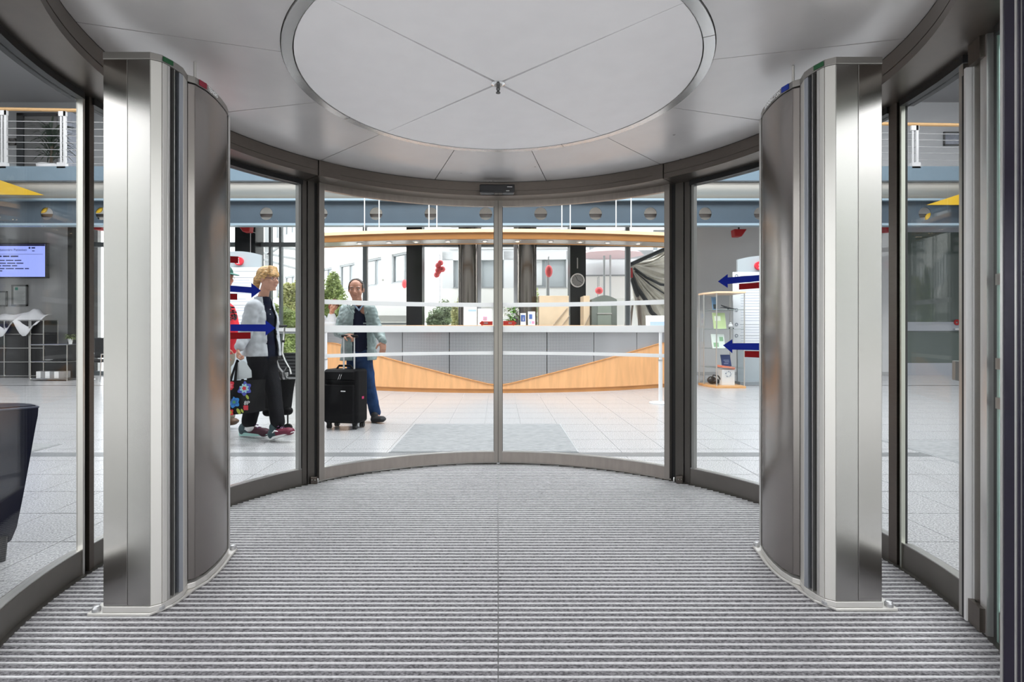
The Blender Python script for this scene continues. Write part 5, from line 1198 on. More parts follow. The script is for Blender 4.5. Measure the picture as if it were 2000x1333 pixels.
def hand(bl, wrist, d, palmn, thumb, size=.185, curl=.5, grip=False):
    """palm, four unequal bent fingers and a thumb from the side of the palm"""
    w_ = Vector(wrist); d = Vector(d).normalized(); pn = Vector(palmn); pn = (pn - pn.dot(d) * d).normalized(); th = Vector(thumb); th = (th - th.dot(d) * d - th.dot(pn) * pn).normalized(); k = size / .185
    pc = w_ + d * .048 * k
    bl.ell(pc, th * .041 * k, pn * .016 * k, d * .054 * k); bl.ell(w_ + d * .075 * k, th * .040 * k, pn * .014 * k, d * .022 * k)
    for i, (o_, L_) in enumerate(((.028, .070), (.010, .080), (-.009, .074), (-.027, .058))):
        a = w_ + d * (.088 - .004 * abs(i - 1)) * k + th * o_ * k; ang_ = curl; pts = [a]
        for sg in (.45, .32, .26):
            dd = d * math.cos(ang_) + pn * math.sin(ang_); pts.append(pts[-1] + dd * L_ * sg * k); ang_ += curl * 1.15
        bl.chain(pts, [.0098 * k, .009 * k, .0083 * k, .007 * k])
    a = w_ + d * .022 * k + th * .030 * k; b = a + (d * .6 + th * .75 + pn * .35).normalized() * .036 * k; c_ = b + (d * .9 + th * .1 + pn * (.5 + curl * .4)).normalized() * .036 * k
    bl.chain([a, b, c_], [.014 * k, .011 * k, .0085 * k])
def shoe(parent, heel, toe, ankle, up, w_, upper, sole, name='shoe', lace=None, accent=None, toe_m=None):
    heel, toe, up = Vector(heel), Vector(toe), Vector(up).normalized(); f = (toe - heel); L_ = f.length; f.normalize(); sd = f.cross(up).normalized(); up = sd.cross(f)
    bl = BL(); h_ = L_ * .20
    bl.limb(heel + f * .18 * L_ + up * h_ * .9, toe - f * .20 * L_ + up * h_ * .55, w_ * .50, w_ * .50, sd, .75)
    bl.ell(toe - f * .16 * L_ + up * h_ * .45, sd * w_ * .52, f * L_ * .17, up * h_ * .62); bl.ell(heel + f * .16 * L_ + up * h_ * .9, sd * w_ * .46, f * L_ * .16, up * h_ * .95)
    bl.limb(heel + f * .24 * L_ + up * h_ * 1.1, heel + f * .27 * L_ + up * h_ * 2.05, w_ * .47, w_ * .42, sd, 1)
    o = bl.mesh(name, [upper] + ([toe_m] if toe_m else []), parent, .006, 3, matfn=(lambda c, n: 1 if (c - heel).dot(f) > L_ * .40 else 0) if toe_m else None)
    pts = []; n = 20
    q = MB(); top = []; bot = []
    for i in range(n):
        a_ = 2 * math.pi * i / n; u = .5 - .5 * math.cos(a_); sn = math.sin(a_); ww = w_ * (.40 + .08 * u - .05 * math.sin(u * math.pi)) * (abs(sn) ** .6) * (1 if sn > 0 else -1)
        p = heel + f * L_ * (u * 1.0) + sd * ww; rise = up * (L_ * .05 * max(0, u - .75) * 4 * (u - .75) * 4 * .6); bot.append(p + rise); top.append(p + up * (h_ * .62 - h_ * .28 * u) + rise * .8)
    q.add(bot + top, [tuple(range(n))[::-1], tuple(range(n, 2 * n))] + [(i, (i + 1) % n, n + (i + 1) % n, n + i) for i in range(n)]); so = q.build('sole', sole, o, smooth=True); so.location = (0, 0, 0)
    def sub(nm, q_, m_): x = q_.build(nm, m_, o, smooth=True); return x
    if lace:
        q = MB()
        for i in range(4): c_ = heel + f * L_ * (.42 + .085 * i) + up * h_ * (2.15 - .33 * i); q.tube([c_ - sd * w_ * .28 - up * .006, c_ + up * .004, c_ + sd * w_ * .28 - up * .006], .005, 6)
        sub('laces', q, lace)
    if accent:
        for k in (-1, 1):
            q = MB(); b = heel + f * L_ * .30 + sd * k * w_ * .475 + up * h_ * 1.0
            q.tube([b, b + f * L_ * .12 + up * .012 + sd * k * .004, b + f * L_ * .24 - up * .004 + sd * k * .003], [.004, .009, .004], 6); sub('side_mark', q, accent)
    return o
SKIN = mat('skin_tan', (.42, .20, .13), .5, noise=.06, nscale=30); SKIN_F = mat('skin_fair', (.50, .26, .18), .5, noise=.05, nscale=30); SKIN_R = mat('skin_ruddy', (.50, .22, .15), .5)
LIP = mat('lip', (.34, .12, .10), .5)
# ---------------------------------------------------------------- the man with the suitcase
PD = 6.15
man = thing('person', 'balding man in an open grey-green jacket and jeans pushing a black suitcase', 'person', (xx(700, PD), PD, 0))
def M(px, py, d=PD): return P(px, py, d)
fm = Vector((.30, -.95, 0)).normalized(); sm = Vector((.95, .30, 0)).normalized()
hd = Head(M(695.5, 567, 6.04), .262, Vector((.10, -1, -.10)))
neck = M(699, 598, 6.15)
shR, shL = M(676, 607, 6.20), M(722, 606, 6.12)      # his right is image left
elR, wrR = M(662, 648, 6.14), M(674, 655, 6.03)
elL, wrL = M(738, 645, 6.10), M(748, 668, 5.98)
hipR, hipL = M(692, 690, 6.27), M(710, 690, 6.23)
knR, anR = M(694, 752, 6.40), M(692, 810, 6.56)
knL, anL = M(720, 755, 6.34), M(733, 810, 6.44)
bl = BL(); hd.build(bl, neck)
chest, belly, pelv = M(700, 625, 6.18), M(701, 655, 6.18), M(701, 688, 6.2)
bl.limb(chest, belly, .135, .125, sm, .72); bl.limb(belly, pelv, .13, .14, sm, .75); bl.limb(shR, shL, .055, .055); bl.limb(neck, chest, .07, .11, sm, .8)
bl.chain([shR, elR, wrR], [.052, .040, .028]); bl.chain([shL, elL, wrL], [.052, .040, .028])
bl.chain([hipR, knR, anR], [.085, .060, .042]); bl.chain([hipL, knL, anL], [.085, .060, .042])
hand(bl, wrR, Vector((.75, -.35, -.05)), Vector((.1, .3, -1)), Vector((-.1, -.95, .1)), .20, .75)
hand(bl, wrL, Vector((.05, -.25, -1)), Vector((-.6, .6, 0)), Vector((-.25, -.95, 0)), .20, .38)
for (an, s_) in ((anR, 0), (anL, 1)): bl.limb(an, an + Vector((.06, -.06, -.05)), .035, .03)
bl.mesh('body', SKIN, man, .0062, 3)
hd.face(man, SKIN, mat('grey_brow', (.12, .09, .08), .8), LIP)
GH = mat('grey_hair', (.10, .09, .085), .85, noise=.4, nscale=120)
hb = BL(); hd.ell(hb, 0, -.08, .135, .333, .40, .372)
def keep_man(c, n):
    x, y, z = hd.loc(c); return (z > -.16 and y < -.02 and z < .30) or (abs(x) > .27 and y < .10 and -.02 < z < .25) or (y < .12 and z > .30 and abs(x) < .30 and y < .10)
hb.mesh('hair', GH, man, .007, 2, keep=keep_man, wrinkle=.004, wscale=60, solid=.004)
NAVYC = mat('navy_polo', (.006, .008, .026), .85, spec=.15, bump=.2, nscale=200); JK = mat('grey_green_jacket', (.22, .28, .275), .5, noise=.16, nscale=14, bump=.15)
DEN = mat('blue_denim', (.018, .045, .12), .85, spec=.15, noise=.3, nscale=12, bump=.3)
b2 = BL(); b2.limb(neck + Vector((0, 0, -.03)), chest, .085, .135, sm, .82); b2.limb(chest, belly, .152, .148, sm, .76); b2.limb(belly, pelv + Vector((0, 0, .03)), .150, .150, sm, .78)
b2.mesh('polo_shirt', NAVYC, man, .009, 3, wrinkle=.004, wscale=14, keep=lambda c, n: not (c.z > neck.z + .01))
q = BL(); q.chain([neck + fm * .072 + Vector((-.075, 0, .030)), neck + fm * .088 + Vector((-.02, 0, -.02)), neck + fm * .095 + Vector((.006, 0, -.055))], [.010, .011, .008]); q.chain([neck + fm * .072 + Vector((.072, .02, .032)), neck + fm * .088 + Vector((.035, 0, -.02)), neck + fm * .095 + Vector((.012, 0, -.055))], [.010, .011, .008])
q.mesh('shirt_collar', mat('pale_blue_collar', (.25, .33, .45), .8), man, .006, 2)
jb = BL(); hem = M(700, 703, 6.2)
jb.limb(chest + Vector((0, 0, .05)), belly, .172, .182, sm, .76); jb.limb(belly, hem, .185, .205, sm, .74); jb.limb(shR, shL, .070, .070); jb.limb(neck + Vector((0, 0, -.035)), chest, .105, .15, sm, .85)
jb.chain([shR, elR, wrR.lerp(elR, .12)], [.070, .058, .043]); jb.chain([shL, elL, wrL.lerp(elL, .12)], [.070, .058, .043])
def keep_j(c, n):
    if c.z < hem.z - .005: return False
    if c.z > neck.z - .0 and (c - neck).length < .125: return False
    ce_ = neck.lerp(hem, (neck.z - c.z) / (neck.z - hem.z)); d_ = c - ce_; x = d_.dot(sm); y = d_.dot(fm)
    hwid = .045 + .035 * min(1, (neck.z - c.z) / .25)
    return not (y > .03 and -hwid + .012 < x < hwid + .012 and (c - wrR).length > .10)
jk = jb.mesh('jacket', JK, man, .0085, 2, keep=keep_j, wrinkle=.015, wscale=14, solid=.006)
q = BL(); q.chain([neck - fm * .06 + Vector((-.10, 0, .012)), neck + fm * .05 + Vector((-.115, 0, -.015)), neck + fm * .115 + Vector((-.068, 0, -.10))], [.018, .026, .022], fm, .45); q.chain([neck - fm * .06 + Vector((.10, 0, .012)), neck + fm * .05 + Vector((.105, .02, -.015)), neck + fm * .115 + Vector((.085, 0, -.10))], [.018, .026, .022], fm, .45)
q.mesh('jacket_collar', JK, man, .007, 2)
q = MB(); q.obox(M(678, 632, 5.985), (.045, .01, 0), (0, .004, 0), (0, 0, .008)); q.obox(M(718, 632, 5.965), (.045, .02, 0), (0, .004, 0), (0, 0, .008)); q.build('pocket_flap', mat('jacket_seam', (.16, .20, .20), .7), man)
tb = BL(); tb.limb(pelv, (hipR + hipL) / 2, .145, .155, sm, .8); tb.chain([hipR, knR, anR + Vector((0, 0, .02))], [.102, .080, .066]); tb.chain([hipL, knL, anL + Vector((0, 0, .02))], [.102, .080, .066])
tb.mesh('jeans', DEN, man, .009, 3, wrinkle=.009, wscale=9)
BSH = mat('black_suede_shoe', (.012, .012, .014), .75)
shoe(man, M(727, 826, 6.40), M(752, 822, 6.30), anL, (0, 0, 1), .10, BSH, mat('black_sole', (.02, .02, .02), .6))
hx = (M(690, 0, 6.35)).x; shoe(man, (hx, 6.62, .002), (hx + .05, 6.34, .002), anR, (0, 0, 1), .10, BSH, MATS['black_sole'])
# ---------------------------------------------------------------- suitcase
SD = 5.93
su = thing('suitcase', 'black fabric four-wheeled suitcase with extended chrome handle', 'suitcase', (xx(672, SD), SD, 0))
SC = mat('black_suitcase_fabric', (.005, .005, .006), .6, spec=.15, bump=.3, nscale=250); SC2 = mat('black_suitcase_trim', (.009, .009, .01), .4, spec=.15)
u = Vector((.985, -.17, 0)).normalized(); v_ = Vector((.30, .95, 0)).normalized(); s0 = P(664, 0, SD); s0.z = 0; hw_ = .205; dp = .115
zb_, zt_ = .065, EYE - (722 - 645) / F * SD
c = s0 + u * .0 + v_ * dp + Vector((0, 0, (zb_ + zt_) / 2))
q = MB(); q.obox(c, u * hw_, v_ * dp, Vector((0, 0, (zt_ - zb_) / 2))); q.build('case_body', SC, su, bevel=.035, segs=4, smooth=True)
q = MB(); q.obox(c - v_ * (dp + .012) + Vector((0, 0, -.07)), u * (hw_ - .03), v_ * .02, Vector((0, 0, (zt_ - zb_) / 2 - .10))); q.build('front_pocket', SC, su, bevel=.014, segs=3, smooth=True)
q = MB(); q.obox(c - v_ * (dp + .008) + Vector((0, 0, .235)), u * (hw_ - .03), v_ * .014, Vector((0, 0, .05))); q.build('top_pocket', SC, su, bevel=.012, segs=3, smooth=True)
for zz_ in (.175, -.275):
    q = MB(); q.obox(c - v_ * (dp + .016) + Vector((0, 0, zz_)), u * (hw_ - .035), v_ * .012, Vector((0, 0, .004))); q.build('zip', SC2, su)
for x in (-.010, .012): q = MB(); q.obox(c - v_ * (dp + .035) + u * (.02 + x) + Vector((0, 0, .225)), u * .006 + Vector((0, 0, .008)), v_ * .003, Vector((0, 0, .028)) + u * .01); q.build('zip_pull', CHROME, su, bevel=.002)
q = MB(); q.obox(c - v_ * (dp + .034) + u * .06 + Vector((0, 0, .065)), u * .028, v_ * .003, Vector((0, 0, .006))); q.build('name_plate', CHROME, su)
q = MB(); q.obox(c + u * (hw_ + .001) - v_ * .0 + Vector((0, 0, -.02)), u * .003, v_ * .018, Vector((0, 0, .014))); q.build('pink_badge', mat('pink_badge', (.6, .02, .15), .4), su)
q = MB(); q.tube([c - v_ * .02 - u * .10 + Vector((0, 0, (zt_ - zb_) / 2 - .005)), c - v_ * .02 - u * .07 + Vector((0, 0, (zt_ - zb_) / 2 + .035)), c - v_ * .02 + u * .07 + Vector((0, 0, (zt_ - zb_) / 2 + .035)), c - v_ * .02 + u * .10 + Vector((0, 0, (zt_ - zb_) / 2 - .005))], .013, 8); q.build('carry_handle', SC2, su, smooth=True)
for (a_, b_) in ((-1, -1), (1, -1), (-1, 1), (1, 1)):
    w0 = s0 + v_ * dp + u * a_ * (hw_ - .05) + v_ * b_ * (dp - .04)
    q = MB(); q.obox(w0 + Vector((0, 0, .062)), u * .022, v_ * .022, Vector((0, 0, .014))); cs = q.build('caster', SC2, su, bevel=.006)
    for k in (-1, 1): q = MB(); q.tube([w0 + u * k * .008 + Vector((0, 0, .0275)), w0 + u * k * .022 + Vector((0, 0, .0275))], .0265, 16); q.build('wheel', BLACKR, cs)
hz_ = EYE - (655 - 645) / F * 5.98
for px in (671.5, 692):
    b0 = P(px, 0, SD + .055); b0.z = zt_ - .1; q = MB(); q.tube([b0, (b0.x, b0.y, .87)], .0105, 8); q.tube([(b0.x, b0.y, .87), (b0.x, b0.y, hz_)], .008, 8); q.build('handle_tube', mat('bright_tube', (.72, .72, .72), .3, .6), su, smooth=True)
q = BL(); q.limb(P(669, 657, SD + .055), P(697, 657, SD + .055), .017, .017); q.mesh('handle_grip', SC2, su, .006, 1)
# ---------------------------------------------------------------- the woman
WD = 5.45
wo_ = thing('person', 'blonde woman with ponytail in light grey cardigan walking right with bags', 'person', (xx(515, WD), WD, 0))
def W(px, py, d=WD): return P(px, py, d)
fw = Vector((.93, -.37, 0)).normalized(); sw = fw.cross(Vector((0, 0, 1)))     # her right is towards the camera
hd = Head(W(525, 546, WD), .262, Vector((1, -.30, -.06)))
neck = W(514, 580); chest = W(512, 622); belly = W(514, 655); pelv = W(512, 690)
shR, shL = W(497, 602, WD - .13), W(523, 600, WD + .14)
elR, wrR = W(479, 652, WD - .17), W(466, 680, WD - .25)
elL, wrL = W(526, 652, WD + .17), W(531, 680, WD + .15)
hipR, hipL = W(506, 697, WD - .07), W(518, 697, WD + .07)
knR, anR = W(498, 765, WD - .03), W(487, 828, WD + .02)      # trailing foot, flat
knL, anL = W(534, 762, WD - .02), W(543, 834, WD - .10)      # leading foot, toes down
bl = BL(); hd.build(bl, neck, .046)
bl.limb(neck, chest, .06, .11, sw, .8); bl.limb(chest, belly, .125, .105, sw, .75); bl.limb(belly, pelv, .11, .145, sw, .85); bl.limb(shR, shL, .045, .045)
bl.chain([shR, elR, wrR], [.044, .036, .025]); bl.chain([shL, elL, wrL], [.044, .036, .025]); bl.chain([hipR, knR, anR], [.09, .058, .036]); bl.chain([hipL, knL, anL], [.09, .058, .036])
hand(bl, wrR, Vector((-.12, 0, -1)), Vector((.9, .35, 0)), Vector((.35, -.9, 0)), .19, .95)
hand(bl, wrL, Vector((.2, -.1, -1)), Vector((-1, -.2, 0)), Vector((.3, -.9, 0)), .17, .5)
bl.mesh('body', SKIN_F, wo_, .0062, 3)
BLH = mat('blonde_hair', (.46, .27, .10), .5, noise=.5, nscale=30, stretch=(1, 1, 4))
hd.face(wo_, SKIN_F, mat('blonde_brow', (.35, .22, .10), .8), LIP, glasses=mat('dark_glasses_frame', (.05, .03, .04), .3))
hb = BL(); hd.ell(hb, 0, -.09, .15, .36, .43, .385)
for i in range(9):
    x = -.24 + .06 * i; hb.limb(hd.p(x * .7, .16, .48), hd.p(x, .345 - abs(x) * .35, .17), .05 * hd.h, .028 * hd.h)
for k in (-1, 1): hb.limb(hd.p(k * .32, .10, .25), hd.p(k * .34, .05, .02), .05 * hd.h, .03 * hd.h); hb.limb(hd.p(k * .33, -.02, .12), hd.p(k * .18, -.40, -.05), .07 * hd.h, .08 * hd.h)
def keep_w(c, n):
    x, y, z = hd.loc(c); return not (z < .10 and y > -.02 and abs(x) < .31) and not (z < -.10) and not (y > .16 and z < .16 and abs(x) > .25)
hb.mesh('hair', BLH, wo_, .006, 2, keep=keep_w, wrinkle=.0022, wscale=30, solid=.003)
hb = BL(); hb.chain([hd.p(0, -.44, .05), hd.p(0, -.54, -.02), hd.p(0, -.57, -.20), hd.p(0, -.52, -.42)], [.045, .040, .036, .016]); hb.mesh('ponytail', BLH, wo_, .006, 2, wrinkle=.002, wscale=50)
q = MB(); q.ball(hd.p(0, -.47, .03), .026, 10, 8); q.build('hair_clip', mat('pearl_clip', (.7, .65, .55), .3), wo_, smooth=True)
b2 = BL(); b2.limb(neck + Vector((0, 0, -.02)), chest, .078, .13, sw, .82); b2.limb(chest, belly, .145, .125, sw, .84); b2.limb(belly, pelv + Vector((0, 0, -.02)), .128, .165, sw, .88)
b2.mesh('navy_top', mat('navy_top', (.003, .005, .016), .85, spec=.15), wo_, .009, 3, keep=lambda c, n: c.z < neck.z + .0, wrinkle=.006, wscale=10)
q = MB()
for i in range(3): q.ball(chest + fw * .122 + Vector((-.01, 0, .09 - i * .05)), .006, 8, 6)
q.build('buttons', mat('button_pale', (.5, .5, .55), .3), wo_)
CG = mat('light_grey_cardigan', (.44, .46, .49), .85, noise=.05, nscale=30, bump=.2)
hem = W(511, 693)
jb = BL(); jb.limb(neck + Vector((0, 0, -.03)), chest, .092, .15, sw, .86); jb.limb(chest, belly, .162, .155, sw, .86); jb.limb(belly, hem + Vector((0, 0, -.02)), .160, .195, sw, .92); jb.limb(shR, shL, .070, .070)
jb.chain([shR, elR, wrR.lerp(elR, .1)], [.076, .062, .043]); jb.chain([shL, elL, wrL.lerp(elL, .1)], [.070, .060, .043])
def keep_c(c, n):
    if c.z < hem.z - .012: return False
    if c.z > neck.z - .01 and (c - neck).length < .12: return False
    ce_ = neck.lerp(hem, (neck.z - c.z) / (neck.z - hem.z)); d_ = c - ce_; x = d_.dot(sw); y = d_.dot(fw); t_ = (neck.z - c.z) / (neck.z - hem.z)
    return not (y > .02 and -.06 < x < .06 + .02 * t_)
jb.mesh('cardigan', CG, wo_, .0085, 2, keep=keep_c, wrinkle=.017, wscale=10, solid=.006)
BT = mat('black_trousers', (.006, .006, .008), .8, spec=.15, bump=.2, nscale=30)
tb = BL(); tb.limb(pelv, (hipR + hipL) / 2, .15, .16, sw, .9); tb.chain([hipR, knR, anR + Vector((0, 0, .03))], [.105, .080, .078]); tb.chain([hipL, knL, anL + Vector((0, 0, .04))], [.105, .078, .070])
tb.mesh('trousers', BT, wo_, .009, 3, wrinkle=.006, wscale=8)
TEAL = mat('shoe_dark_teal', (.02, .05, .06), .6); MAR = mat('shoe_maroon', (.05, .006, .018), .6); MINT = mat('mint_sole', (.35, .60, .56), .5); WSOLE = mat('white_sole', (.75, .76, .76), .5); PURP = mat('purple_lace', (.10, .02, .10), .6); WM = mat('white_shoe_mark', (.8, .8, .8), .5)
shoe(wo_, W(468, 851, WD + .12), W(525, 851, WD + .02), anR, (0, 0, 1), .105, TEAL, MINT, lace=PURP, accent=WM, toe_m=MAR)
shoe(wo_, W(527, 861, WD - .12), W(574, 846, WD - .20), anL, (.26, 0, 1), .105, TEAL, WSOLE, lace=PURP, accent=WM, toe_m=mat('shoe_crimson', (.13, .006, .03), .6))
q = BL(); q.limb(anR + Vector((0, 0, -.04)), anR + Vector((0, 0, .02)), .045, .045); q.limb(anL + Vector((0, 0, -.04)), anL + Vector((0, 0, .03)), .045, .045); q.mesh('socks', mat('white_sock', (.75, .75, .76), .8), wo_, .008, 1)
# ---- floral bag in her right hand
gd = WD - .27
fb = thing('floral_shopping_bag', 'black shopping bag with colourful flower print held by the woman', 'bag', P(480, 815, gd))
def bag(t, pts_top, pts_bot, d, thick, m, zsag=.01):
    (xa, ya), (xb, yb) = pts_top; (xc, yc), (xd, yd) = pts_bot; n = 10; vs = []; rows = 8
    for side in (-1, 1):
        for j in range(rows + 1):
            for i in range(n + 1):
                u_ = i / n; w_ = j / rows; px = (xa + (xb - xa) * u_) * (1 - w_) + (xc + (xd - xc) * u_) * w_; py = (ya + (yb - ya) * u_) * (1 - w_) + (yc + (yd - yc) * u_) * w_
                th_ = thick * (.35 + .65 * w_) * math.sin(math.pi * min(1, max(0, u_))) ** .35 * (1 if w_ < .99 else .8) if 0 < i < n else 0
                p = P(px, py, d); vs.append((p.x, d + side * th_ + .006 * math.sin(u_ * 9 + w_ * 6), p.z))
    K = (rows + 1) * (n + 1); fs = []
    for sd_ in (0, K):
        for j in range(rows):
            for i in range(n): a_ = sd_ + j * (n + 1) + i; fs.append((a_, a_ + 1, a_ + n + 2, a_ + n + 1))
    for i in range(n): a_ = rows * (n + 1) + i; fs.append((a_, a_ + 1, K + a_ + 1, K + a_))
    q = MB(); q.add(vs, fs); o = q.build('bag_body', m, t, smooth=True); 
    return o
bagm = mat('black_bag', (.004, .004, .005), .35, spec=.15)
def bagsurf(xa, xb, yt, yb, u_, w_): pass
top = ((436, 745), (519, 741)); bot = ((430, 812), (517, 803))
bag(fb, top, bot, gd, .075, bagm)
def front(px, py, off=.004):
    w_ = (py - 743) / 66; u_ = (px - 434) / 84; u_ = max(.02, min(.98, u_)); w_ = max(0, min(1, w_)); th_ = .075 * (.35 + .65 * w_) * math.sin(math.pi * u_) ** .35
    return P(px, py, gd - th_ - off)
def petal_flower(px, py, r_, n, m_out, m_mid, m_in, nm='flower_print'):
    def ring(rad, pinch, m, off, np_):
        q = MB(); c_ = front(px, py, off); k = 40; vs = [c_]
        for i in range(k):
            a_ = 2 * math.pi * i / k; rr_ = rad * (1 - pinch * (.5 + .5 * math.cos(a_ * np_))); p = front(px + rr_ * math.cos(a_), py + rr_ * math.sin(a_), off); vs.append(p)
        q.add(vs, [(0, 1 + i, 1 + (i + 1) % k) for i in range(k)]); q.build(nm, m, fb)
    ring(r_, .28, m_out, .004, n); ring(r_ * .66, .35, m_mid, .006, n + 2); ring(r_ * .30, .3, m_in, .008, 5)
PB = mat('print_violet_blue', (.06, .08, .45), .4); PC = mat('print_pale_cyan', (.35, .62, .66), .4); PR = mat('print_red', (.60, .01, .03), .4); PG = mat('print_lime', (.35, .42, .05), .4); PSB = mat('print_sky_blue', (.02, .22, .60), .4); PGR = mat('print_green', (.05, .25, .10), .4)
petal_flower(477, 759, 15, 6, PB, PC, PR); petal_flower(457, 786, 12, 5, PSB, mat('print_mid_blue', (.02, .12, .40), .4), PGR); petal_flower(447, 754, 12, 5, PR, mat('print_rose', (.75, .15, .2), .4), PR)
petal_flower(450, 806, 7, 4, PR, mat('print_orange', (.7, .2, .02), .4), PG); petal_flower(480, 797, 6, 4, PR, PR, PR)
for (px, py, r_) in ((466, 804, 6), (483, 776, 4.5), (449, 771, 5), (473, 803, 4)):
    q = MB(); vs = [front(px + r_ * math.cos(a_ * .5236) * .6 + r_ * .4 * math.sin(a_ * .5236), py + r_ * math.sin(a_ * .5236), .0045) for a_ in range(12)]; q.add(vs, [tuple(range(12))]); q.build('leaf_print', PG, fb)
q = MB(); textplate(q, '8P', front(482, 788, .006), (1, 0, 0), (.15, 0, 1), .055, ext=.001); q.build('white_print', WM, fb)
hp = wrR + Vector((-.01, -.01, -.115))
for (px, off) in ((450, -.03), (459, -.03), (474, .03), (492, .03)): 
    a_ = P(px, 744, gd + off); q = MB(); mid_ = a_.lerp(hp, .5) + Vector((0, 0, .0)); 
    dv = (hp - a_); sdv = Vector((1, 0, 0)); q.add([a_ - sdv * .014, a_ + sdv * .014, hp + sdv * .007, hp - sdv * .007, a_ - sdv * .014 + Vector((0, .004, 0)), a_ + sdv * .014 + Vector((0, .004, 0)), hp + sdv * .007 + Vector((0, .004, 0)), hp - sdv * .007 + Vector((0, .004, 0))], [(0, 1, 2, 3), (7, 6, 5, 4), (0, 4, 5, 1), (1, 5, 6, 2), (2, 6, 7, 3), (3, 7, 4, 0)]); q.build('bag_handle', bagm, fb)
# white bag liner seen between the handles
q = MB(); lp = [(460, 743), (492, 738), (491, 724), (480, 708), (470, 703), (462, 712), (458, 728)]
vs = [tuple(P(px, py, gd + .012)) for (px, py) in lp] + [tuple(P(px, py, gd + .03)) for (px, py) in lp]; k = len(lp)
q.add(vs, [tuple(range(k)), tuple(range(2 * k - 1, k - 1, -1))] + [(i, (i + 1) % k, k + (i + 1) % k, k + i) for i in range(k)]); q.build('white_packet', mat('white_plastic', (.62, .66, .68), .4), fb, smooth=True)
# ---- folding trolley and black tote in front of her
td = WD + .30
tr = thing('folding_trolley', 'folding chrome-handled trolley pushed by the woman', 'trolley', (xx(558, td), td, 0))
q = MB(); q.tube([P(549, 638, td), P(556, 638.5, td), P(555, 650, td), P(553, 672, td), P(552, 690, td), P(557, 704, td), P(566, 720, td), P(569, 731, td)], .010, 8); q.build('handle_tube', CHROME, tr, smooth=True)
q = MB(); q.tube([P(546, 637.5, td), P(560, 637.5, td)], .014, 8); q.tube([P(551, 667, td), P(556, 667, td)], .016, 8); q.build('grip', BLACKR, tr, smooth=True)
q = MB(); q.tube([P(537, 740, td), P(538, 720, td), P(534, 706, td), P(540, 703, td), P(545, 718, td), P(560, 738, td)], .009, 8); q.build('frame_tube', mat('bright_tube', (0, 0, 0)), tr, smooth=True)
q = MB(); q.tube([P(528, 722, td), P(545, 728, td), P(552, 745, td)], .013, 8); q.tube([P(552, 703, td), P(548, 690, td + .02)], .013, 8); q.build('black_frame', BLACKR, tr, smooth=True)
q = MB(); q.obox(P(557, 732, td - .03), (.030, 0, .004), (0, .003, 0), (0, 0, .022)); q.build('paper_tag', PAPERW, tr)
for px in (536, 562):
    x = xx(px, td); q = MB(); q.tube([(x, td - .012, .05), (x, td + .012, .05)], .05, 18); q.build('wheel', BLACKR, tr); q = MB(); q.tube([(x, td, .05), (x, td, EYE - (740 - 645) / F * td)], .009, 8); q.build('leg_tube', BLACKR, tr)
bt = thing('black_tote_bag', 'plain black tote bag hanging on the folding trolley', 'bag', P(545, 805, td - .1))
bag(bt, ((505, 745), (577, 741)), ((515, 803), (568, 803)), td - .10, .07, mat('black_tote_fabric', (.006, .006, .007), .6, spec=.15))
for (a_, b_) in ((520, 531), (560, 554)): q = MB(); q.tube([P(a_, 744, td - .10), P(b_, 728, td - .06), P((a_ + b_) / 2 + 3, 718, td)], .009, 6); q.build('tote_handle', BLACKR, bt, smooth=True)
q = BL(); q.limb(P(522, 805, td - .12), P(564, 803, td - .12), .05, .045); q.mesh('tote_base', mat('black_tote_fabric', (0, 0, 0)), bt, .009, 1)
# ---------------------------------------------------------------- the man in the green cap
CD = 5.95
cm = thing('person', 'man in green cap and red T-shirt half hidden behind the left column', 'person', (xx(428, CD), CD, 0))
def C_(px, py, d=CD): return P(px, py, d)
fc = Vector((1, -.12, 0)).normalized(); scv = fc.cross(Vector((0, 0, 1)))
hd = Head(C_(436, 543), .285, Vector((1, -.22, -.05)))
neck = C_(425, 580); chest = C_(431, 612); belly = C_(437, 650); pelv = C_(430, 690)
shR, shL = C_(424, 597, CD - .18), C_(426, 597, CD + .18); hipR, hipL = C_(428, 700, CD - .09), C_(430, 700, CD + .09)
bl = BL(); hd.build(bl, neck)
bl.limb(neck, chest, .07, .13, scv, .8); bl.limb(chest, belly, .14, .155, scv, .9); bl.limb(belly, pelv, .15, .14, scv, .9); bl.limb(shR, shL, .055, .055)
elR, wrR2 = C_(424, 645, CD - .22), C_(440, 680, CD - .24); elL, wrL2 = C_(424, 645, CD + .22), C_(440, 682, CD + .24)
bl.chain([shR, elR, wrR2], [.052, .042, .028]); bl.chain([shL, elL, wrL2], [.052, .042, .028])
knR, anR = C_(418, 760, CD - .08), C_(402, 812, CD - .08); knL, anL = C_(437, 757, CD + .06), C_(446, 812, CD + .06)
bl.chain([hipR, knR, anR], [.09, .06, .04]); bl.chain([hipL, knL, anL], [.09, .06, .04])
hand(bl, wrR2, Vector((.1, 0, -1)), Vector((0, 1, 0)), Vector((1, 0, 0)), .19, .4); hand(bl, wrL2, Vector((.1, 0, -1)), Vector((0, -1, 0)), Vector((1, 0, 0)), .19, .4)
bl.mesh('body', SKIN_R, cm, .0075, 3); hd.face(cm, SKIN_R, GH, LIP, glasses=mat('tan_glasses', (.45, .30, .15), .4))
GC = mat('green_cap', (.01, .085, .06), .7); hb = BL(); hd.ell(hb, 0, -.05, .20, .35, .41, .34)
hb.mesh('cap_crown', GC, cm, .008, 2, keep=lambda c, n: hd.loc(c)[2] > .16 and hd.loc(c)[2] > .16, solid=.004)
hb = BL(); hb.ell(hd.p(0, .42, .16), hd.v(.25, 0, 0), hd.v(0, .27, -.05), hd.v(0, .01, .035)); hb.mesh('cap_visor', mat('green_visor', (.02, .13, .10), .6), cm, .006, 2)
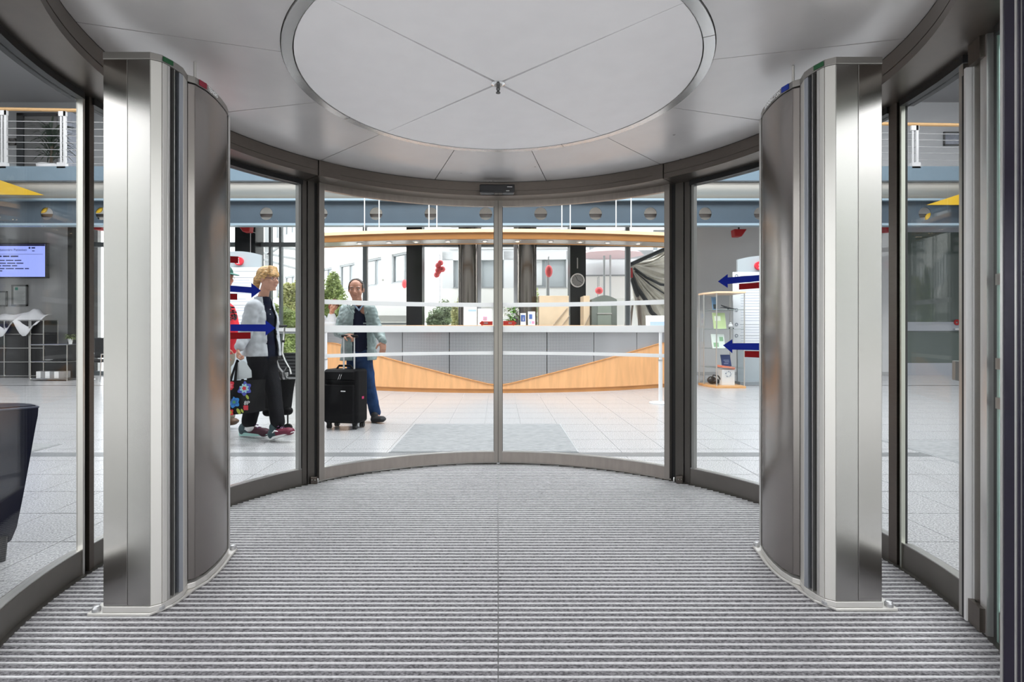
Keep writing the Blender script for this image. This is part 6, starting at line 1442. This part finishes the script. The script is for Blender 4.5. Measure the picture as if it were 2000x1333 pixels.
q = MB(); textplate(q, 'NY', hd.p(.22, .26, .36), hd.v(.75, .66, 0) * -1 if False else hd.v(-.6, -.8, 0) * -1, hd.v(-.25, -.3, 1), .045, ext=.003); q.build('cap_lettering', WM, cm)
RT = mat('red_tshirt', (.62, .015, .03), .8, bump=.1, nscale=60)
b2 = BL(); b2.limb(neck + Vector((0, 0, -.02)), chest, .09, .155, scv, .85); b2.limb(chest, belly, .165, .185, scv, .95); b2.limb(belly, pelv + Vector((0, 0, .05)), .185, .175, scv, .95); b2.limb(shR, shL, .078, .078); b2.limb(shR, shR.lerp(elR, .62), .078, .080); b2.limb(shL, shL.lerp(elL, .62), .078, .080)
b2.mesh('red_tshirt', RT, cm, .009, 3, wrinkle=.006, wscale=9, keep=lambda c, n: not ((c - neck).length < .10 and c.z > neck.z))
q = MB(); rnd = random.Random(4)
for i in range(26): p = chest + fc * (.163 + .006) + scv * rnd.uniform(-.02, .10) * 1 + Vector((0, 0, rnd.uniform(-.09, .07))); q.obox(p, scv * rnd.uniform(.006, .014), fc * .012, Vector((0, 0, rnd.uniform(.004, .010))))
q.build('shirt_print', mat('shirt_print', (.05, .03, .04), .6), cm)
tb = BL(); tb.limb(pelv, (hipR + hipL) / 2, .16, .165, scv, .95); tb.chain([hipR, knR, anR], [.112, .088, .07]); tb.chain([hipL, knL, anL], [.112, .088, .07]); tb.mesh('trousers', mat('khaki_trousers', (.25, .22, .17), .8), cm, .010, 3, wrinkle=.008, wscale=8)
BRS = mat('brown_shoe', (.10, .055, .03), .6); shoe(cm, C_(432, 836, CD + .07), C_(464, 826, CD), anL, (.1, 0, 1), .11, BRS, mat('shoe_sole_dark', (.05, .05, .05), .6)); shoe(cm, (anR.x - .08, CD - .08, .002), (anR.x + .22, CD - .12, .002), anR, (0, 0, 1), .11, BRS, MATS['shoe_sole_dark'])
# ---------------------------------------------------------------- receptionist behind the counter
RDp = 11.15
rc = thing('person', 'auburn-haired person behind the counter, mostly hidden by the man', 'person', (xx(649, RDp), RDp, 0))
def Q(px, py, d=RDp): return P(px, py, d)
hd = Head(Q(652, 598), .27, Vector((.5, -1, -.25)), (.45, 0, 1)); neck = Q(648, 614); chest = Q(648, 637); pelv = Q(648, 672)
bl = BL(); hd.build(bl, neck, .05); bl.limb(neck, chest, .06, .12, (1, 0, 0), .75); bl.limb(chest, pelv, .13, .15, (1, 0, 0), .8); hR, hL = Vector((chest.x - .1, RDp, .80)), Vector((chest.x + .1, RDp, .80))
bl.chain([Q(632, 622), Q(630, 650), Q(640, 655, 10.95)], [.05, .04, .03]); bl.chain([Q(664, 622), Q(667, 650), Q(657, 655, 10.95)], [.05, .04, .03])
hand(bl, Q(640, 655, 10.95), (0, -1, 0), (0, 0, -1), (1, 0, 0), .18, .3); hand(bl, Q(657, 655, 10.95), (0, -1, 0), (0, 0, -1), (-1, 0, 0), .18, .3)
bl.chain([hR, (hR.x, RDp, .45), (hR.x, RDp, .06)], [.085, .06, .045]); bl.chain([hL, (hL.x, RDp, .45), (hL.x, RDp, .06)], [.085, .06, .045])
bl.limb((hR.x, RDp, .035), (hR.x, RDp - .15, .03), .04, .03); bl.limb((hL.x, RDp, .035), (hL.x, RDp - .15, .03), .04, .03)
bl.mesh('body', SKIN_F, rc, .009, 2); hd.face(rc, SKIN_F, GH, LIP)
hb = BL(); hd.ell(hb, 0, -.08, .15, .37, .44, .40); hd.ell(hb, 0, -.2, -.1, .33, .3, .35); hb.mesh('hair', mat('auburn_hair', (.22, .05, .025), .6), rc, .008, 2, keep=lambda c, n: not (hd.loc(c)[1] > .12 and hd.loc(c)[2] < .2), solid=.004)
b2 = BL(); b2.limb(neck + Vector((0, 0, -.03)), chest, .08, .15, (1, 0, 0), .8); b2.limb(chest, pelv, .155, .165, (1, 0, 0), .85); b2.limb(Q(632, 622), Q(630, 650), .065, .055); b2.limb(Q(664, 622), Q(667, 650), .065, .055); b2.mesh('blouse', mat('pale_blouse', (.55, .58, .62), .8), rc, .010, 2, wrinkle=.006)
tb = BL(); tb.limb(hR, (hR.x, RDp, .12), .10, .075); tb.limb(hL, (hL.x, RDp, .12), .10, .075); tb.limb(pelv, (chest.x, RDp, .82), .165, .16, (1, 0, 0), .85); tb.mesh('trousers', BT, rc, .011, 2)

# ================================================================ groups of alike things
GR = {'doormat': 'grey doormats on the lobby floor', 'black_column': 'black square columns along the window wall', 'round_column': 'polished bronze round columns', 'red_ceiling_spot': 'red spots under the beam',
      'leaflet_stand': 'leaflet stands on the counter', 'book': 'books in the glass showcase', 'stanchion': 'white queue posts', 'door_column': 'stainless steel columns of the revolving door', 'information_totem': 'information boards',
      'picture_frame': 'framed pictures and notices on the walls', 'red_decoration': 'red decorations beyond the glass', 'modular_cabinet': 'black modular cabinets', 'ochre_disc': 'ochre discs in the beam', 'ochre_sail': 'ochre panels before the balcony',
      'street_tree': 'street trees outside', 'shrub': 'shrubs beyond the glass', 'courtyard_post': 'posts in the courtyard'}
for o in sc.objects:
    if o.parent is None and o.get('category') and o.name.split('.')[0] in GR: o['group'] = GR[o.name.split('.')[0]]
